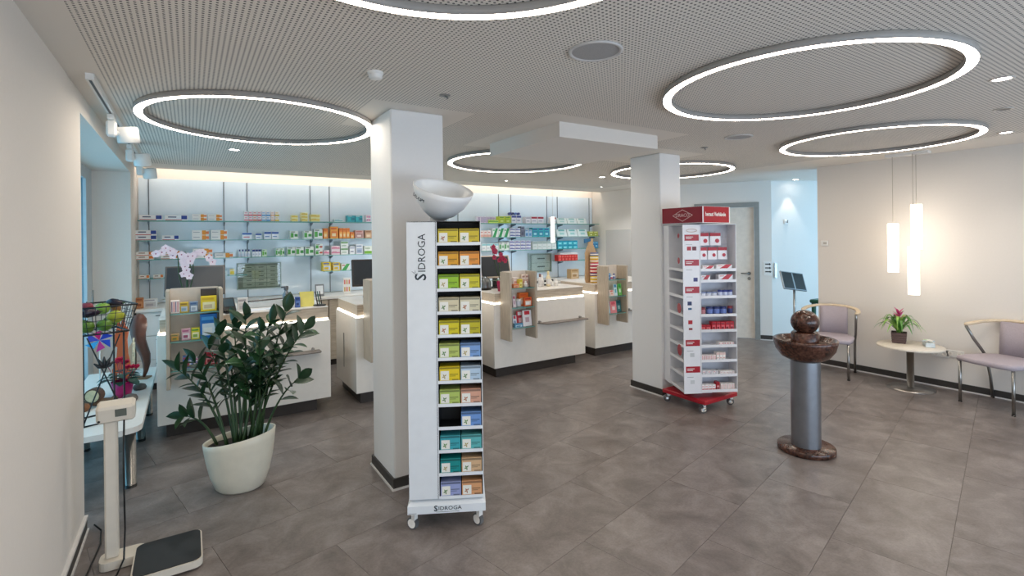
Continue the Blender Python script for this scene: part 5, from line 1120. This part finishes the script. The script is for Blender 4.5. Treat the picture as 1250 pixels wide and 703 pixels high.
# ================================================================== CEILING FITTINGS
def ring(cx_, cy_, label, a0=0, a1=2*PI, r=.732, hw=.027):
    o = thing('ring_light', label, 'ceiling light', (cx_, cy_, CEIL-.001)); zb_ = -.036
    n = 96; HM = col('a39e99', .5)
    ro, ri = r+hw, r-hw
    MB().lathe([(ro-.006, 0), (ro, -.006), (ro, zb_), (ro-.004, zb_), (ro-.004, -.012), (ri+.004, -.012), (ri+.004, zb_), (ri, zb_), (ri, -.006), (ri+.006, 0)], n, a0=a0, a1=a1).build('housing', HM, o)
    MB().lathe([(ri+.004, zb_+.002), (ro-.004, zb_+.002)], n, a0=a0, a1=a1, sm=False).build('diffuser', LEDW, o)
ring(.465, 3.99, 'glowing ring light left of the near column'); ring(.522, 1.04, 'glowing ring light cut off by the top edge'); ring(2.962, 1.524, 'largest glowing ring light at upper right')
ring(5.25, 2.055, 'glowing ring light above the waiting corner'); ring(5.234, 4.33, 'glowing ring light behind the far column')
ga = math.asin((3.99-4.667)/.732); ring(3.07, 4.667, 'partial glowing ring light ending at the dropped ceiling box', ga, PI-ga)
def downlight(x, y, label, r=.045, on=True):
    o = thing('downlight', label, 'downlight', (x, y, CEIL)); MB().lathe([(r, 0), (r+.010, 0), (r+.010, -.004), (r, -.006), (r-.004, -.001)], 24).build('trim_ring', col('d0ccc8', .3, .4), o)
    MB().lathe([(1e-4, -.002), (r-.004, -.002)], 20).build('lens', DOWN if on else col('6a665f', .4), o)
downlight(.367, 5.40, 'small lit downlight between the left ring and the rear shelves'); downlight(4.016, 6.38, 'small lit downlight in front of the right shelves', .03)
downlight(5.0, 5.36, 'small lit downlight left of the far column', .045); downlight(5.96, 6.41, 'small lit downlight near the rear right corner', .03)
downlight(3.862, .879, 'slim lit downlight nearest the right edge'); downlight(5.948, 1.332, 'lit downlight above the right chair'); downlight(4.814, 1.089, 'unlit grey recessed spot between the two right downlights', on=False)
pc_ = PZ(971, 219.5, CEIL); downlight(pc_.x-.05, pc_.y-.03, 'lit downlight in the cool corridor', .045)
sl = bpy.data.lights.new('corridor_spot', 'SPOT'); sl.energy = 14; sl.spot_size = math.radians(52); sl.spot_blend = .35; sl.color = (1, .95, .88); sl.shadow_soft_size = .03
so = bpy.data.objects.new('corridor_spot', sl); COL.objects.link(so); qs = BM @ Vector(((BM.inverted() @ PL(961, 240, (B0.x, B0.y, 0), (bn.x, bn.y, 0))).x, -.13, 0)); so.location = (qs.x, qs.y, CEIL-.02); so.rotation_euler = (0, 0, 0)
for k, (x, y) in enumerate(((.367, 5.40), (2.2, 6.40), (4.016, 6.38), (5.96, 6.41), (5.0, 5.36), (5.948, 1.332), (3.862, .879))):  # second one is an unseen lamp without fitting, added to brighten the rear panels
    l = bpy.data.lights.new('downlight_and_fill_beam', 'SPOT'); l.energy = 34 if k < 4 else (14 if k == 4 else 24); l.spot_size = math.radians(125); l.spot_blend = .8; l.color = (.93, .97, 1.0) if k < 4 else (1, .92, .82); l.shadow_soft_size = .04
    o = bpy.data.objects.new('downlight_and_fill_beam', l); COL.objects.link(o); o.location = (x, y, CEIL-.02)
def speaker(x, y, r, label):
    o = thing('ceiling_speaker', label, 'speaker', (x, y, CEIL)); MB().lathe([(r, 0), (r+.012, 0), (r+.010, -.008), (r, -.010), (r-.006, -.004)], 40).build('bezel', col('cfcbc8', .5), o); MB().lathe([(1e-4, -.006), (r-.004, -.004)], 40).build('grille', col('a5a3a3', .6, var=.15, scale=300), o)
speaker(1.60, 1.75, .115, 'large round ceiling speaker near the top centre'); speaker(4.06, 2.62, .105, 'round ceiling speaker above the fountain, further back')
o = thing('smoke_detector', 'white smoke detector on the ceiling above the tea rack', 'detector', (.82, 2.565, CEIL)); MB().lathe([(.04, 0), (.04, -.010), (.032, -.016)], 24).build('base', WHITE, o); MB().lathe([(.036, -.014), (.034, -.030), (.025, -.036), (1e-4, -.036)], 24).build('sensor', WHITE, o)
for x, y, lb in ((1.306, 2.76, 'tiny ceiling sprinkler in front of the near column'), (4.25, 3.107, 'tiny ceiling sprinkler in front of the far column')):  # sprinkler heads with a small nozzle, not lamps
    o = thing('ceiling_sprinkler', lb, 'ceiling sprinkler', (x, y, CEIL)); MB().lathe([(.03, 0), (.034, -.004), (.024, -.006), (1e-4, -.003)], 18).build('trim', col('8d8a86', .4), o); MB().tube([(0, 0, -.004), (.02, 0, -.02)], .006, 6).build('nozzle', STEEL, o)
# pendants in the waiting corner
pc = thing('pendant_cluster', 'three opal cylinder pendants hanging above the coffee table', 'pendant light', (6.5, 2.24, CEIL))
MB().box(-.05, .05, -.20, .18, -.025, 0).build('canopy', WHITE, pc)
for (px, y0, y1, X) in ((1090, 273, 332, 6.5), (1118.5, 249.5, 304, 6.54), (1115, 301, 359.5, 6.44)):
    a, b = PX(px, y0, X), PX(px, y1, X); lx, ly = X-6.5, a.y-2.24
    c_ = MB().tube([(lx, ly, -.02), (lx, ly, a.z-CEIL)], .003, 5).build('cord', col('b8aea0', .5), pc)
    MB().lathe([(1e-4, 0), (.05, 0), (.05, a.z-b.z), (1e-4, a.z-b.z)], 24, M=T(lx, ly, b.z-CEIL)).build('shade', PEND, pc)
# single tube light over the counters
a, b = PY(674.5, 265, 6.3), PY(674.5, 296, 6.3)
o = thing('tube_pendant', 'slim bright tube pendant in front of the right shelves', 'pendant light', (a.x, 6.3, CEIL)); MB().tube([(0, 0, 0), (0, 0, a.z-CEIL)], .0015, 4).build('cord', col('b8b4ae', .5), o); MB().lathe([(1e-4, 0), (.03, 0), (.03, a.z-b.z), (1e-4, a.z-b.z)], 18, M=T(0, 0, b.z-CEIL)).build('shade', PEND, o)
# track with spot heads above the niche
tr_ = thing('light_track', 'white ceiling track above the window niche', 'light track', (-.42, 5.0, CEIL)); MB().box(-.018, .018, -1.68, 1.62, -.032, 0, 0).build('rail', WHITE, tr_); MB().box(-.006, .006, -1.66, 1.60, -.0335, -.032).build('slot', BLACK, tr_)
for Y, lb in ((4.22, 'nearest white track spotlight above the niche'), (5.42, 'middle white track spotlight above the niche'), (6.45, 'furthest white track spotlight above the niche')):
    o = thing('track_spotlight', lb, 'spotlight', (-.42, Y, CEIL-.034))
    MB().cbox(-.017, .017, -.10, .06, -.035, 0, .003).build('adapter', WHITE, o)
    MB().cbox(-.028, .028, -.07, -.01, -.14, -.035, .012).build('arm', WHITE, o)
    hm = T(.075, .0, -.06) @ RX(math.radians(10)) @ RY(math.radians(-6))
    h_ = MB().lathe([(.055, 0), (.062, -.012), (.062, -.10), (.056, -.108), (.05, -.09), (1e-4, -.085)], 24, M=hm).lathe([(1e-4, -.004), (.05, -.004), (.055, 0)], 24, M=hm).build('lamp_head', WHITE, o)
    MB().lathe([(1e-4, .001), (.046, .001)], 20, M=hm).build('heat_sink', col('5a5a5c', .5), h_)
    MB().tube([(0, -.04, -.12), (.04, -.02, -.105)], .016, 8).build('joint', WHITE, o)
